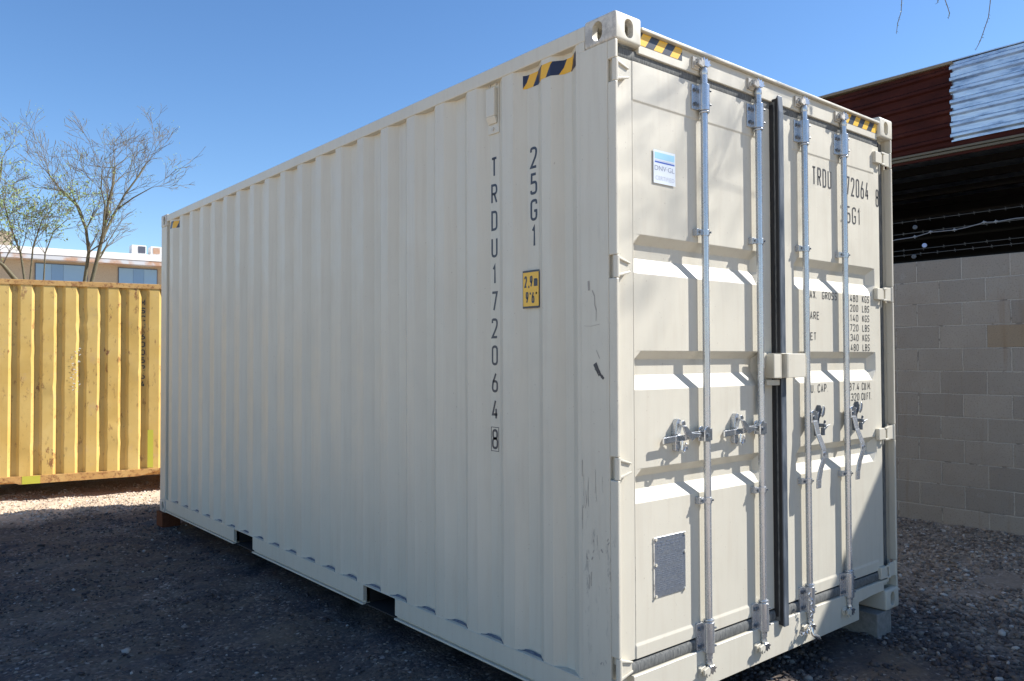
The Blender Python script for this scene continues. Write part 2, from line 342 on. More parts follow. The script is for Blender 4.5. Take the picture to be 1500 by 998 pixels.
def gravel_mat(name, pebble=False):
    mt = base_mat(name, (0.15, 0.14, 0.13), 0.9, 0, 0.25); n, l = nodes(mt)
    vo = n.new('ShaderNodeTexVoronoi'); vo.inputs['Scale'].default_value = 9.0 if pebble else 55.0
    l.new(coord(mt), vo.inputs['Vector'])
    if pebble:
        wn = n.new('ShaderNodeTexWhiteNoise'); ri = n.new('ShaderNodeAttribute'); ri.attribute_name = 'tint'
        key = ri.outputs['Fac']
    else:
        sx = n.new('ShaderNodeSeparateColor'); l.new(vo.outputs['Color'], sx.inputs[0]); key = sx.outputs[0]
    dk = ramp(mt, key, [(0.0, (0.042, 0.038, 0.042)), (0.35, (0.080, 0.070, 0.068)), (0.6, (0.12, 0.10, 0.09)), (0.82, (0.16, 0.12, 0.095)), (0.94, (0.25, 0.215, 0.18)), (1.0, (0.42, 0.39, 0.36))])  # container's shade put into these darker stone colours
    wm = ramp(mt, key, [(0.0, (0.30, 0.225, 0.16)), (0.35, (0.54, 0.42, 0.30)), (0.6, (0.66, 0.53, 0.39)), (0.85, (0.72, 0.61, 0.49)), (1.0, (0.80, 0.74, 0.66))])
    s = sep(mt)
    # sun painted in: gravel pale past the container's shadow; warmer by the block wall
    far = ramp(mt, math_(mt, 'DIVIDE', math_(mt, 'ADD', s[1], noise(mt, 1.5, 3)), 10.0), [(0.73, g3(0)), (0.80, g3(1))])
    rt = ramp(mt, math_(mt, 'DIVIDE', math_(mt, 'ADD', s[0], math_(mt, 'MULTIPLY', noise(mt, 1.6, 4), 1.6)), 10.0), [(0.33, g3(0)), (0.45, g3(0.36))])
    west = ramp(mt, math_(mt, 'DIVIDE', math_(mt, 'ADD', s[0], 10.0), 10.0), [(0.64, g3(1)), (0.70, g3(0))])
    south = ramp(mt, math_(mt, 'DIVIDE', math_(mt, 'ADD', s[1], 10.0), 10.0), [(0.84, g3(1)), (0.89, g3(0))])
    west = math_(mt, 'MAXIMUM', west, south)  # ground out of view, coloured pale to bounce warm light
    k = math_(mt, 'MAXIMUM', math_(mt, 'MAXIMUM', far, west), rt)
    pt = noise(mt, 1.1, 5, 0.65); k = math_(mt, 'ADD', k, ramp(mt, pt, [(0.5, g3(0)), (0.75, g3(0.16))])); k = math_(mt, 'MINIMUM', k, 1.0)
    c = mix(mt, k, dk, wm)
    if not pebble:
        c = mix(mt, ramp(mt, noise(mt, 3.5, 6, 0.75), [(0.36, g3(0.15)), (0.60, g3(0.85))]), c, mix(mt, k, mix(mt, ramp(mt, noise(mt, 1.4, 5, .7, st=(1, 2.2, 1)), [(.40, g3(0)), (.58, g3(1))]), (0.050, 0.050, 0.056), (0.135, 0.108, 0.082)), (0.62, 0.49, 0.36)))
        h = math_(mt, 'SUBTRACT', 1.0, vo.outputs['Distance'])
        bump(mt, math_(mt, 'ADD', h, math_(mt, 'MULTIPLY', noise(mt, 160, 3), 0.6)), 0.5, 0.009)
    setc(mt, c); return mt
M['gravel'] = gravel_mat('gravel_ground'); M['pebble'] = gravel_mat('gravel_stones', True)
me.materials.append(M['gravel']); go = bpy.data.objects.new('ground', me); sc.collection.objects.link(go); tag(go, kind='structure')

# loose stones: one mesh of small jittered icosahedra (nobody could count them)
def pebbles():
    t = (1 + 5 ** .5) / 2
    V = np.array([(-1, t, 0), (1, t, 0), (-1, -t, 0), (1, -t, 0), (0, -1, t), (0, 1, t), (0, -1, -t), (0, 1, -t), (t, 0, -1), (t, 0, 1), (-t, 0, -1), (-t, 0, 1)]) / 1.9
    Fc = np.array([(0, 11, 5), (0, 5, 1), (0, 1, 7), (0, 7, 10), (0, 10, 11), (1, 5, 9), (5, 11, 4), (11, 10, 2), (10, 7, 6), (7, 1, 8), (3, 9, 4), (3, 4, 2), (3, 2, 6), (3, 6, 8), (3, 8, 9), (4, 9, 5), (2, 4, 11), (6, 2, 10), (8, 6, 7), (9, 8, 1)])
    P = []
    def region(n, x0, x1, y0, y1, s0, s1, dens=None):
        x = nr.uniform(x0, x1, n); y = nr.uniform(y0, y1, n); s = s0 + (s1 - s0) * nr.rand(n) ** 3.0
        keep = ~((x > 0.1) & (x < 2.35) & (y > 0.3) & (y < 5.8))
        if dens is not None: keep &= (vnoise(x, y, 0.6, 11) + vnoise(x, y, 0.2, 12) * 0.7 + 0.5) > nr.rand(n) * dens
        P.append(np.stack([x, y, s], 1)[keep])
    region(34000, -2.6, 1.4, 0.3, 4.4, 0.003, 0.013, 1.3)
    region(22000, -3.4, 0.5, 3.2, 7.9, 0.005, 0.016, 1.3)
    region(13000, -3.0, 2.6, 7.2, 9.4, 0.006, 0.018, 0.7)
    region(34000, 0.9, 5.66, -1.1, 2.6, 0.006, 0.024, 0.5)
    region(260, -2.6, 1.4, 0.4, 7.5, 0.012, 0.030)
    region(260, 2.5, 5.6, -1.1, 2.6, 0.016, 0.034)
    P = np.concatenate(P); n = len(P)
    ax = nr.uniform(0.6, 1.3, (n, 1, 3)); ax[:, :, 2] *= 0.62
    v = V[None] * ax * (1 + nr.uniform(-.22, .22, (n, 12, 1)))
    th = nr.uniform(0, 6.283, n); c, s = np.cos(th)[:, None], np.sin(th)[:, None]
    v = np.stack([v[..., 0] * c - v[..., 1] * s, v[..., 0] * s + v[..., 1] * c, v[..., 2] + v[..., 0] * 0.15], -1) * P[:, 2][:, None, None]
    z = gz(P[:, 0], P[:, 1]) + P[:, 2] * 0.22
    v += np.stack([P[:, 0], P[:, 1], z], -1)[:, None]
    f = (Fc[None] + (np.arange(n) * 12)[:, None, None]).reshape(-1)
    me = bpy.data.meshes.new('gravel'); me.vertices.add(n * 12); me.vertices.foreach_set('co', v.astype(np.float32).ravel())
    me.loops.add(len(f)); me.loops.foreach_set('vertex_index', f.astype(np.int32)); me.polygons.add(len(f) // 3)
    me.polygons.foreach_set('loop_start', np.arange(0, len(f), 3, dtype=np.int32)); me.polygons.foreach_set('loop_total', np.full(len(f) // 3, 3, dtype=np.int32))
    me.update(calc_edges=True)
    at = me.attributes.new('tint', 'FLOAT', 'POINT'); at.data.foreach_set('value', np.repeat(nr.rand(n) ** 1.25, 12).astype(np.float32))
    me.materials.append(M['pebble']); o = bpy.data.objects.new('gravel', me); sc.collection.objects.link(o)
    tag(o, 'loose grey and pinkish gravel stones strewn over the yard', 'gravel', kind='stuff')
pebbles()

# ================================================================== WHITE CONTAINER
W, L, H = 2.438, 6.058, 2.896
box_root = empty('shipping_container', (W / 2, L / 2, 0))
tag(box_root, 'cream twenty foot shipping container with closed doors, raised on blocks on the gravel', 'shipping container')

# --- corner castings
def stadium(w, h, n=10):
    r = w / 2; pts = []
    for k in range(n + 1): a = math.pi * k / n; pts.append((r * math.cos(a), (h / 2 - r) + r * math.sin(a)))
    for k in range(n + 1): a = math.pi + math.pi * k / n; pts.append((r * math.cos(a), -(h / 2 - r) + r * math.sin(a)))
    return pts
def make_casting():
    b = MB(); b.box(0, .162, 0, .178, 0, .118); body = b.build('corner_casting', M['casting'])
    bv = body.modifiers.new('b', 'BEVEL'); bv.width = .011; bv.segments = 3
    c = MB(); c.box(.03, .15, .03, .165, -.02, .088); cut = [c.build('cut', M['casting'])]
    c = MB(); c.prism([(u + .101, v + .058) for u, v in stadium(.056, .082)], 0, -.02, .06); cut.append(c.build('cut', M['casting']))   # hole in long side
    c = MB(); c.prism([(u + .083, v + .058) for u, v in stadium(.052, .080)], 1, -.02, .06); cut.append(c.build('cut', M['casting']))   # hole in end
    c = MB(); c.prism([(u + .083, v + .089) for u, v in stadium(.06, .118)], 2, .06, .15); cut.append(c.build('cut', M['casting']))
    for k in cut:
        md = body.modifiers.new('c', 'BOOLEAN'); md.object = k; md.operation = 'DIFFERENCE'; md.solver = 'EXACT'
    dg = bpy.context.evaluated_depsgraph_get(); me = bpy.data.meshes.new_from_object(body.evaluated_get(dg))
    bpy.data.objects.remove(body)
    for k in cut: bpy.data.objects.remove(k)
    return me
cm = make_casting()
for sx in (0, 1):
    for sy in (0, 1):
        for sz in (0, 1):
            me = cm.copy(); T = Matrix.Identity(4)
            S = Matrix.Diagonal((-1 if sx else 1, -1 if sy else 1, 1 if sz else -1, 1))
            T = Matrix.Translation((W if sx else 0, L if sy else 0, H - .118 if sz else .118)) @ S
            me.transform(T)
            if (sx + sy + (1 - sz)) % 2: me.flip_normals()
            me.materials.clear(); me.materials.append(M['cream']); me.materials.append(M['casting'] if not sx else M['cream'])
            for pl_ in me.polygons:
                if pl_.normal.x < -.3: pl_.material_index = 1
            o = bpy.data.objects.new('corner_casting', me); sc.collection.objects.link(o); attach(o, box_root); shade(o, 35)

# --- corner posts
HZ = [2.655, 1.85, 1.03, .225]                       # hinge heights
zt, zb = H - .118 + .001, .118 - .001
def door_post(mir):
    X = lambda x: W - x if mir else x
    b = MB()
    def bx(x0, x1, y0, y1, z0, z1): b.box(min(X(x0), X(x1)), max(X(x0), X(x1)), y0, y1, z0, z1)
    bx(.003, .016, .048, .210, zb, zt)               # side face
    zs = [zb]
    for h in sorted(HZ): zs += [h - .047, h + .047]
    zs.append(zt)
    for k in range(0, len(zs), 2): bx(.003, .020, .004, .0475, zs[k], zs[k + 1])     # front lip cut out at every hinge
    if mir: bx(.016, .11, .062, .20, zb, zt)
    else: bx(.016, .11, .052, .20, zb, zt)
    return b.build('corner_post', M['post'] if not mir else M['cream'], box_root, bevel=.004)
door_post(False); door_post(True)
for x0, x1 in ((.003, .016), (W - .016, W - .003)):
    b = MB(); b.box(x0, x1, .1785, .212, 2.777, 2.8178); b.build('post_gusset', M['cream'], box_root)
for x0, x1 in ((.003, .10), (W - .10, W - .003)):
    b = MB(); b.box(x0, x1, L - .17, L - .004, zb, zt); b.build('corner_post', M['cream'], box_root, bevel=.006)

# --- corrugated side walls
def corr_profile():
    y = .21; pts = [(y, 0.008), (.234, .008), (.295, .044), (.345, .044), (.395, .008)]
    k = 0.455
    pts += [(k, .008), (k + .062, .044), (k + .14, .044), (k + .202, .008)]
    k = .735
    while k < 5.60:
        pts += [(k, .008), (k + .066, .044), (k + .138, .044), (k + .204, .008)]; k += .2807
    pts += [(5.80, .008), (5.83, .030), (5.89, .030)]
    return pts
PR = corr_profile()
def side_wall(mir):
    X = lambda x: W - x if mir else x
    b = MB(); zl = [.132, 2.824]
    vs = [(X(x), y, z) for y, x in PR for z in zl]; n = len(PR)
    b.add(vs, [(2 * i, 2 * i + 2, 2 * i + 3, 2 * i + 1) for i in range(n - 1)])
    o = b.build('side_panel', M['cream'], box_root)
    so_ = o.modifiers.new('s', 'SOLIDIFY'); so_.thickness = .002; so_.offset = 0
    bv = o.modifiers.new('b', 'BEVEL'); bv.width = .007; bv.segments = 2; bv.limit_method = 'ANGLE'; bv.angle_limit = math.radians(15)
    b = MB(); xa, xb = sorted((X(.0025), X(.06))); b.box(xa, xb, .176, L - .176, 2.818, 2.884); b.build('top_rail', M['cream'], box_root, bevel=.005)
    b = MB()
    for y0, y1 in ((.176, 1.703), (2.06, 3.745), (4.125, L - .176)): b.box(*sorted((X(.006), X(.052))), y0, y1, .036, .1295)
    for y0, y1 in ((.176, 1.703), (2.06, 3.745), (4.125, L - .176)): b.box(*sorted((X(.020), X(.052))), y0, y1, .0221, .0358)
    for y0, y1 in ((.176, 1.703), (2.06, 3.745), (4.125, L - .176)): b.box(*sorted((X(.0), X(.052))), y0, y1, .012, .022)
    b.box(*sorted((X(.004), X(.052))), .176, L - .176, .1297, .134)
    b.build('bottom_rail', M['cream'], box_root, bevel=.0015, seg=1)
side_wall(False); side_wall(True)
b = MB(); b.box(.05, W - .05, .12, L - .05, 2.862, 2.872)
for k in range(28): b.box(.06, W - .06, .25 + k * .2, .35 + k * .2, 2.8725, 2.884)
b.build('roof_panel', M['cream'], box_root)
b = MB(); b.box(.09, W - .09, L - .05, L - .02, .05, 2.86); b.build('end_wall', M['cream'], box_root)
b = MB(); b.box(.053, W - .053, .12, L - .06, .134, .165)
for k in range(14):
    yy = .42 + k * .4
    if not (1.6 < yy < 2.16 or 3.6 < yy < 4.2): b.box(.053, W - .053, yy, yy + .05, .03, .1335)
b.build('floor_frame', M['under'], box_root)
for y0, y1 in ((1.703, 2.06), (3.745, 4.125)):        # forklift pockets: steel channels right across
    b = MB(); b.box(.030, W - .030, y0 - .006, y0, .0225, .1293); b.box(.030, W - .030, y1, y1 + .006, .0225, .1293)
    b.box(.022, W - .022, y0, y1, .012, .018); b.box(.053, W - .053, y0, y1, .124, .1293); b.build('fork_pocket', M['under'], box_root)
# sealant smeared along the foot of every recess
b = MB()
ks = [.455] + [.735 + .2807 * i for i in range(18)]
for k in ks:
    yc = k + .10; n = 9; top = []
    for i in range(n):
        t = i / (n - 1); hh = .002 + .008 * math.sin(math.pi * t ** 1.5) * rnd.uniform(.75, 1.15)
        top.append((k + .012 + t * .175, hh))
    b = MB()
    for (ya, ha), (yb, hb) in zip(top, top[1:]):
        xo = lambda y: .006 + min(.026, max(0, min(y - k, k + .204 - y)) * .58)
        b.add([(xo(ya) - .004, ya, .1345), (xo(yb) - .004, yb, .1345), (xo(yb) + .004, yb, .135 + hb), (xo(ya) + .004, ya, .135 + ha), (.044, ya, .1345), (.044, yb, .1345)],
              [(0, 1, 2, 3), (3, 2, 5, 4)])
    b.build('sealant', M['seal'], box_root, smooth=60)
# scrapes and gouges on the post and panel
def scrape(pts, wd, b):
    for (y, z), (y2, z2) in zip(pts, pts[1:]):
        d = Vector((y2 - y, z2 - z)); nn = Vector((-d.y, d.x)).normalized()
        w1, w2 = wd * rnd.uniform(.3, 1.2), wd * rnd.uniform(.3, 1.2)
        x = .0019
        b.add([(x, y - nn.x * w1, z - nn.y * w1), (x, y + nn.x * w1, z + nn.y * w1), (x, y2 + nn.x * w2, z2 + nn.y * w2), (x, y2 - nn.x * w2, z2 - nn.y * w2)], [(0, 1, 2, 3)])
b = MB()
scrape([(.128, 1.455), (.115, 1.432), (.104, 1.415), (.092, 1.405), (.078, 1.392)], .009, b)
scrape([(.129, 1.43), (.118, 1.424), (.105, 1.402)], .003, b)
b.build('gouge_mark', M['gouge'], box_root); b = MB()
scrape([(.141, 1.76), (.128, 1.735), (.127, 1.70), (.118, 1.675), (.12, 1.63)], .0022, b)
scrape([(.19, 1.613), (.15, 1.61), (.10, 1.617)], .0012, b); scrape([(.162, 1.80), (.16, 1.76)], .005, b)
scrape([(.119, 1.51), (.10, 1.475)], .0018, b)
for _ in range(15):
    y = rnd.uniform(.05, .20); z = rnd.gauss(.78, .16); h = rnd.uniform(.01, .07)
    scrape([(y, z), (y + rnd.uniform(-.004, .004), z - h), (y + rnd.uniform(-.004, .004), z - 1.5 * h)], rnd.uniform(.0006, .0018), b)
for _ in range(10):
    y, z = rnd.uniform(.05, .19), rnd.choice([.68, .66, .70, .25, .24, .73]) + rnd.uniform(-.02, .02)
    scrape([(y, z), (y + rnd.uniform(-.01, .01), z - .012)], rnd.uniform(.002, .005), b)
scrape([(.205, 1.05), (.2055, .98)], .0018, b); scrape([(.205, .86), (.206, .80), (.205, .76)], .0022, b)
b.build('scrape_mark', M['scuff'], box_root)

# --- lettering and fittings on the side
NX = Vector((0, -1, 0))                              # reading direction on the side seen from outside (-x): towards -y
def side_text(s, yc, z, h, wd, mat, x=.0425, bold=0.0): return stroke_text('lettering', s, (x, yc, z), (0, -1, 0), (0, 0, 1), h, wd, mat, 'CENTER', .125)
obs = []; zz = 2.462; step = (2.462 - 1.049 - .098) / 10
for i, ch in enumerate('TRDU1720648'):
    zt_ = zz - i * step - .098 - (0.0)
    if ch == '8' and i == 10: zt_ -= .012
    obs.append(side_text(ch, .842, zt_, .098, .048 if ch != '1' else .034, M['ink'], bold=.004))
join_meshes(obs, 'identification_number', M['ink'], box_root)
obs = []
for i, ch in enumerate('25G1'):
    obs.append(side_text(ch, .551, 2.453 - .1 - i * .1213, .1, .048 if ch != '1' else .034, M['ink'], bold=.004))
join_meshes(obs, 'type_code', M['ink'], box_root)
b = MB(); z0, z1, ya, yb = 1.027, 1.143, .812, .872
z0 = 2.462 - 10 * step - .098 - .012 - .010; z1 = z0 + .118
for (a0, a1, c0, c1) in ((ya, yb, z0, z0 + .003), (ya, yb, z1 - .003, z1), (ya, ya + .003, z0 + .003, z1 - .003), (yb - .003, yb, z0 + .003, z1 - .003)):
    b.box(.0418, .0424, a0, a1, c0, c1)
b.build('check_digit_frame', M['ink'], box_root)
# height sign
b = MB(); b.box(.030, .0315, .505, .622, 1.708, 1.882); sg = b.build('height_sign', M['ink'], box_root, bevel=.001); sg['label'] = 'yellow height sign with black border'
b = MB(); b.box(.0292, .0299, .5055, .613, 1.717, 1.873); b.build('sign_face', M['yellow_film'], sg)
o1 = stroke_text('t', '2,9m', (.0288, .604, 1.803), (0, -1, 0), (0, 0, 1), .054, .092, M['ink'], 'LEFT', .16)
o2 = stroke_text('t', "9'6\"", (.0288, .595, 1.730), (0, -1, 0), (0, 0, 1), .054, .078, M['ink'], 'LEFT', .16)
join_meshes([o1, o2], 'sign_lettering', M['ink'], sg)
# vent
b = MB(); b.box(.036, .0425, .797, .882, 2.575, 2.832); vt = b.build('vent', M['cream'], box_root, bevel=.003)
b = MB(); b.box(.014, .0358, .806, .873, 2.655, 2.795)
b.prism([(.014, 2.655), (.036, 2.655), (.036, 2.625), (.030, 2.62)], 1, .806, .873)
b.build('vent_cover', M['cream'], vt, bevel=.004)
for y, z in ((.812, 2.815), (.865, 2.815), (.84, 2.598)): b = MB(); b.tube([(.036, y, z), (.031, y, z)], .008, 10); b.build('rivet', M['casting'], vt)
# hazard tape following the corrugation
def tape_side(y0, y1, z0, z1, zr):
    pr = [(y, x) for y, x in PR]
    def xat(y):
        for (a, xa), (c, xc) in zip(pr, pr[1:]):
            if a <= y <= c: return xa + (xc - xa) * (y - a) / max(1e-6, c - a)
        return .008
    ysx = sorted(set([y0, y1] + [y for y, x in pr if y0 < y < y1] + [y0 + (y1 - y0) * k / 10 for k in range(11)]))
    b = MB()
    vs = [(xat(y) - .0022, y, z) for y in ysx for z in (z0, z1)]
    b.add(vs, [(2 * i, 2 * i + 2, 2 * i + 3, 2 * i + 1) for i in range(len(ysx) - 1)])
    b.build('hazard_tape', M['tape_side'], box_root)
tape_side(.236, .612, 2.732, 2.795, 0); tape_side(5.53, 5.79, 2.735, 2.80, 0)

# --- door frame: header, sill
b = MB(); b.box(.1625, W - .1625, .018, .10, 2.758, 2.850); b.box(.021, .1620, .045, .10, 2.765, 2.7775); b.box(W - .162, W - .021, .063, .10, 2.765, 2.7775)
hd = b.build('door_header', M['cream'], box_root, bevel=.003)
b = MB(); b.box(.1625, W - .1625, -.002, .14, 2.8505, 2.8635); b.build('header_lip', M['cream'], box_root, bevel=.003)
for x0, x1 in ((.170, .452), (1.885, 2.273)):
    b = MB(); b.box(x0, x1, .0165, .0178, 2.795, 2.8485); b.build('hazard_tape', M['tape_door'], box_root)
b = MB()
b.prism([(.1625, .012), (.165, .17), (.020, .1705), (.020, .1705)][:0] or [(.163, .012), (1.975, .012), (1.975, .108), (2.150, .118), (W - .163, .118), (W - .163, .158), (W - .1, .16), (W - .1, .178), (.1, .178), (.1, .12), (.163, .12)], 1, .012, .10)
sill = b.build('door_sill', M['cream'], box_root, bevel=.002, seg=1)

# --- doors
OUT, INN = .030, .066
ZR = [(1.997, 1.958, 1.899, 1.832), (1.507, 1.471, 1.405, 1.343), (1.015, .978, .925, .872)]
def zdepth(z):
    for a, bb, c, d in ZR:
        if d < z < a:
            if z > bb: return (a - z) / (a - bb)
            if z > c: return 1.0
            return (z - d) / (c - d)
    return 0.0
DB, DT = .238, 2.722
def make_door(x0, x1, rx0, rx1, label):
    zs = [DB, .287, .300, DT]
    for r in ZR: zs += list(r)
    zs += [2.553, 2.561]; zs = sorted(zs)
    xs_ = [x0, rx0 - .004, rx0, rx0 + .045, rx1 - .045, rx1, rx1 + .004, x1]
    def xf(x):
        if x <= rx0 or x >= rx1: return 0
        return min(1, (x - rx0) / .045, (rx1 - x) / .045)
    V = []
    for z in zs:
        for x in xs_:
            d = zdepth(z) * xf(x) * (INN - OUT)
            if z < .290: d -= .0045 if rx0 <= x <= rx1 else 0
            if z > 2.556 and rx0 <= x <= rx1: d -= .0035
            V.append((x, OUT + d, z))
    nx_ = len(xs_); Fq = [(j * nx_ + i, j * nx_ + i + 1, (j + 1) * nx_ + i + 1, (j + 1) * nx_ + i) for j in range(len(zs) - 1) for i in range(nx_ - 1)]
    me = bpy.data.meshes.new('door'); me.from_pydata(V, [], Fq); me.materials.append(M['cream'])
    me.flip_normals() if me.polygons[0].normal.y > 0 else None
    o = bpy.data.objects.new('door', me); sc.collection.objects.link(o); attach(o, box_root); o['label'] = label
    bv = o.modifiers.new('b', 'BEVEL'); bv.width = .009; bv.segments = 3; bv.limit_method = 'ANGLE'; bv.angle_limit = math.radians(12)
    sd = o.modifiers.new('s', 'SOLIDIFY'); sd.thickness = .04; sd.offset = -1
    return o
doorL = make_door(.022, 1.158, .133, 1.074, 'left door with the data plate and certification sticker')
doorR = make_door(1.2175, 2.312, 1.372, 2.247, 'right door with the weight markings')
b = MB(); b.box(.1325, .1345, OUT - .0012, OUT + .002, DB + .01, 2.66); b.build('weld_seam', M['post'], doorL)

# gaskets
def gask(x0, x1, zc, par, skew=0):
    b = MB(); n = 8; poly = [(OUT + .012, zc - .026)] + [(OUT + .004 - skew - .006 * math.sin(math.pi * k / n) ** .5, zc - .025 + .050 * k / n - skew * .4 * k / n) for k in range(n + 1)] + [(OUT + .012, zc + .026 - skew * .4)]
    b.prism(poly, 0, x0, x1); return b.build('door_gasket', M['gasket'], par, smooth=30)
gask(.050, 1.157, 2.744, doorL); gask(1.225, 2.30, 2.744, doorR)
gask(.040, 1.157, .205, doorL, .006); gask(1.225, 2.32, .205, doorR, .006)
b = MB(); b.box(2.3125, 2.352, .046, .062, .18, 2.762); b.build('door_gasket', M['rubber'], doorR)
b = MB(); b.box(2.352, 2.418, .0605, .0617, .18, 2.762); b.build('post_lining', M['gasket'], box_root)
b = MB(); b.box(.050, 2.34, .05, .075, 2.722, 2.768); b.build('frame_seal', M['rubber'], box_root); b = MB(); b.box(.05, 2.34, .05, .075, .168, .24); b.build('frame_seal', M['rubber'], box_root)
b = MB(); b.box(1.1585, 1.1635, .010, .05, .20, 2.74); b.build('door_gasket', M['rubber'], doorL)
b = MB(); b.box(1.1640, 1.1665, .003, .05, .18, 2.755); b.build('gasket_strip', M['gasket'], doorR)
b = MB(); b.box(1.1670, 1.1710, -.013, .06, .16, 2.77); b.build('door_gasket', M['rubber'], doorR, bevel=.001)
b = MB(); b.prism([(-.016, .150), (-.016, 2.705), (-.010, 2.790), (.006, 2.770), (.029, 2.750), (.029, .165)], 0, 1.1715, 1.217); b.build('overlap_bar', M['bar'], doorR, bevel=.006, seg=3)

# hinges
def hinge(z, mir, par):
    X = lambda x: W - x if mir else x
    b = MB(); r = .013
    b.tube([(X(.0155), .016, z - .046), (X(.0155), .016, z + .046)], r, 14)
    if not mir:
        b.prism([(.016, z - .042), (.016, z + .042), (.052, z + .030), (.086, z + .018), (.090, z - .020), (.060, z - .034)], 1, .012, .0298)
        b.prism([(.018, z + .030), (.018, z + .042), (.088, z + .020), (.088, z + .012)], 1, .004, .012)
        b.prism([(.018, z - .042), (.018, z - .030), (.088, z - .014), (.088, z - .024)], 1, .004, .012)
    else:
        b.box(X(.10), X(.016), .010, .020, z - .040, z + .040)
        b.box(X(.205), X(.125), .006, .0297, z - .036, z + .030)
        b.box(X(.135), X(.095), .002, .012, z + .024, z + .036); b.box(X(.135), X(.095), .002, .012, z - .042, z - .030)
    b.build('hinge', M['cream'], par, bevel=.003)
for h in HZ: hinge(h, False, doorL); hinge(h, True, doorR)

# locking rods with their housings, guides, cams and keepers
RX = [.585, 1.016, 1.437, 1.846]; RY = .0; RR = .0165
def rod(x, par, low):
    b = MB(); b.tube([(x, RY, .14), (x, RY, 2.755)], RR, 20)
    b.tube([(x, RY, 2.745), (x, RY, 2.762), (x, RY, 2.786)], [.0125, .019, .016], 16)
    b.tube([(x, RY, .165), (x, RY, .135), (x, RY, .118)], [.0175, .013, .016], 16)
    b.build('lock_rod', M['zinc'], par, smooth=40)
    for z0, z1 in ((2.592, 2.712), (.168, .302)):          # housings, flange with bolts on the left
        b = MB(); b.tube([(x, RY, z0), (x, RY, z1)], .0255, 22)
        b.box(x - .062, x - .012, .018, .0297, z0 + .004, z1 - .004); b.box(x - .030, x - .018, .0, .02, z0 + .004, z1 - .004)
        b.box(x + .012, x + .03, .016, .0297, z0 + .004, z1 - .004)
        b.build('rod_housing', M['zinc'], par, bevel=.002, smooth=40)
        for zz_ in (z0 + .028, z1 - .028):
            b = MB(); b.tube([(x - .046, .019, zz_), (x - .046, .008, zz_)], .0085, 6); b.build('bolt', M['bar'], par)
            b = MB(); b.tube([(x + .019, -.016, zz_), (x + .028, -.018, zz_)], .0052, 8); b.build('bolt', M['bar'], par)
        b = MB(); b.ring((x, RY, z0 - .008 if z0 > 1 else z1 + .008), (0, .12, 1), .0215, .0042); b.build('rod_collar', M['zinc'], par, smooth=60)
    for zg in (2.040, .842):                               # small strap guides
        b = MB(); b.tube([(x, RY, zg - .014), (x, RY, zg + .014)], .0205, 16); b.box(x - .047, x - .010, -.002, .006, zg - .013, zg + .013)
        b.box(x - .052, x - .034, .004, .0297 if zg > 2 or True else .06, zg - .016, zg + .016)
        b.build('rod_guide', M['zinc'], par, bevel=.0015, smooth=40)
        b = MB(); b.tube([(x - .042, .0, zg), (x - .042, -.008, zg)], .007, 6); b.build('bolt', M['bar'], par); b = MB(); b.tube([(x + .010, -.018, zg), (x + .013, -.024, zg)], .0045, 8); b.build('bolt', M['bar'], par)
def cam_head(x, z, s, par):
    """toothed cam that hooks into the keeper; s=+1 at the top, -1 at the bottom."""
    b = MB()
    P = [(-.030, 0), (-.040, .018), (-.026, .014), (-.020, .030), (-.008, .018), (.006, .028), (.012, .015), (.026, .024), (.022, .008), (.036, .002), (.022, -.004), (.012, -.012), (-.012, -.012)]
    b.prism([(x + u, z + s * v) for u, v in P], 1, -.018, -.004)
    b.prism([(x + u * .8, z + s * (v * .8 + .004)) for u, v in P], 1, .002, .012)
    b.tube([(x, -.002, z - s * .014), (x, -.002, z + s * .020)], .013, 12)
    b.build('locking_cam', M['bright'] if s < 0 else M['zinc'], par, bevel=.001, seg=1)
def keeper(x, z, s):
    b = MB()
    P = [(-.062, -.012), (-.058, .012), (-.046, .004), (-.040, .026), (-.030, .012), (-.022, .020), (-.018, -.006), (-.03, -.02)]
    b.prism([(x + u, z + s * v) for u, v in P], 1, -.022, -.012)
    b.prism([(x + u, z + s * v) for u, v in P], 1, -.002, .008)
    b.box(x - .066, x - .020, .008, .0178 if s > 0 else .0038 + .006, min(z - s * .024, z + s * .03), max(z - s * .024, z + s * .03))
    b.build('cam_keeper', M['casting'] if s > 0 else M['cream'], box_root, bevel=.0015, seg=1)
for i, x in enumerate(RX):
    par = doorL if i < 2 else doorR
    rod(x, par, i); cam_head(x, 2.802 - (.0 if i < 2 else .0), 1, par); keeper(x, 2.800, 1)
    cam_head(x, .098, -1, par); keeper(x, .094, -1)

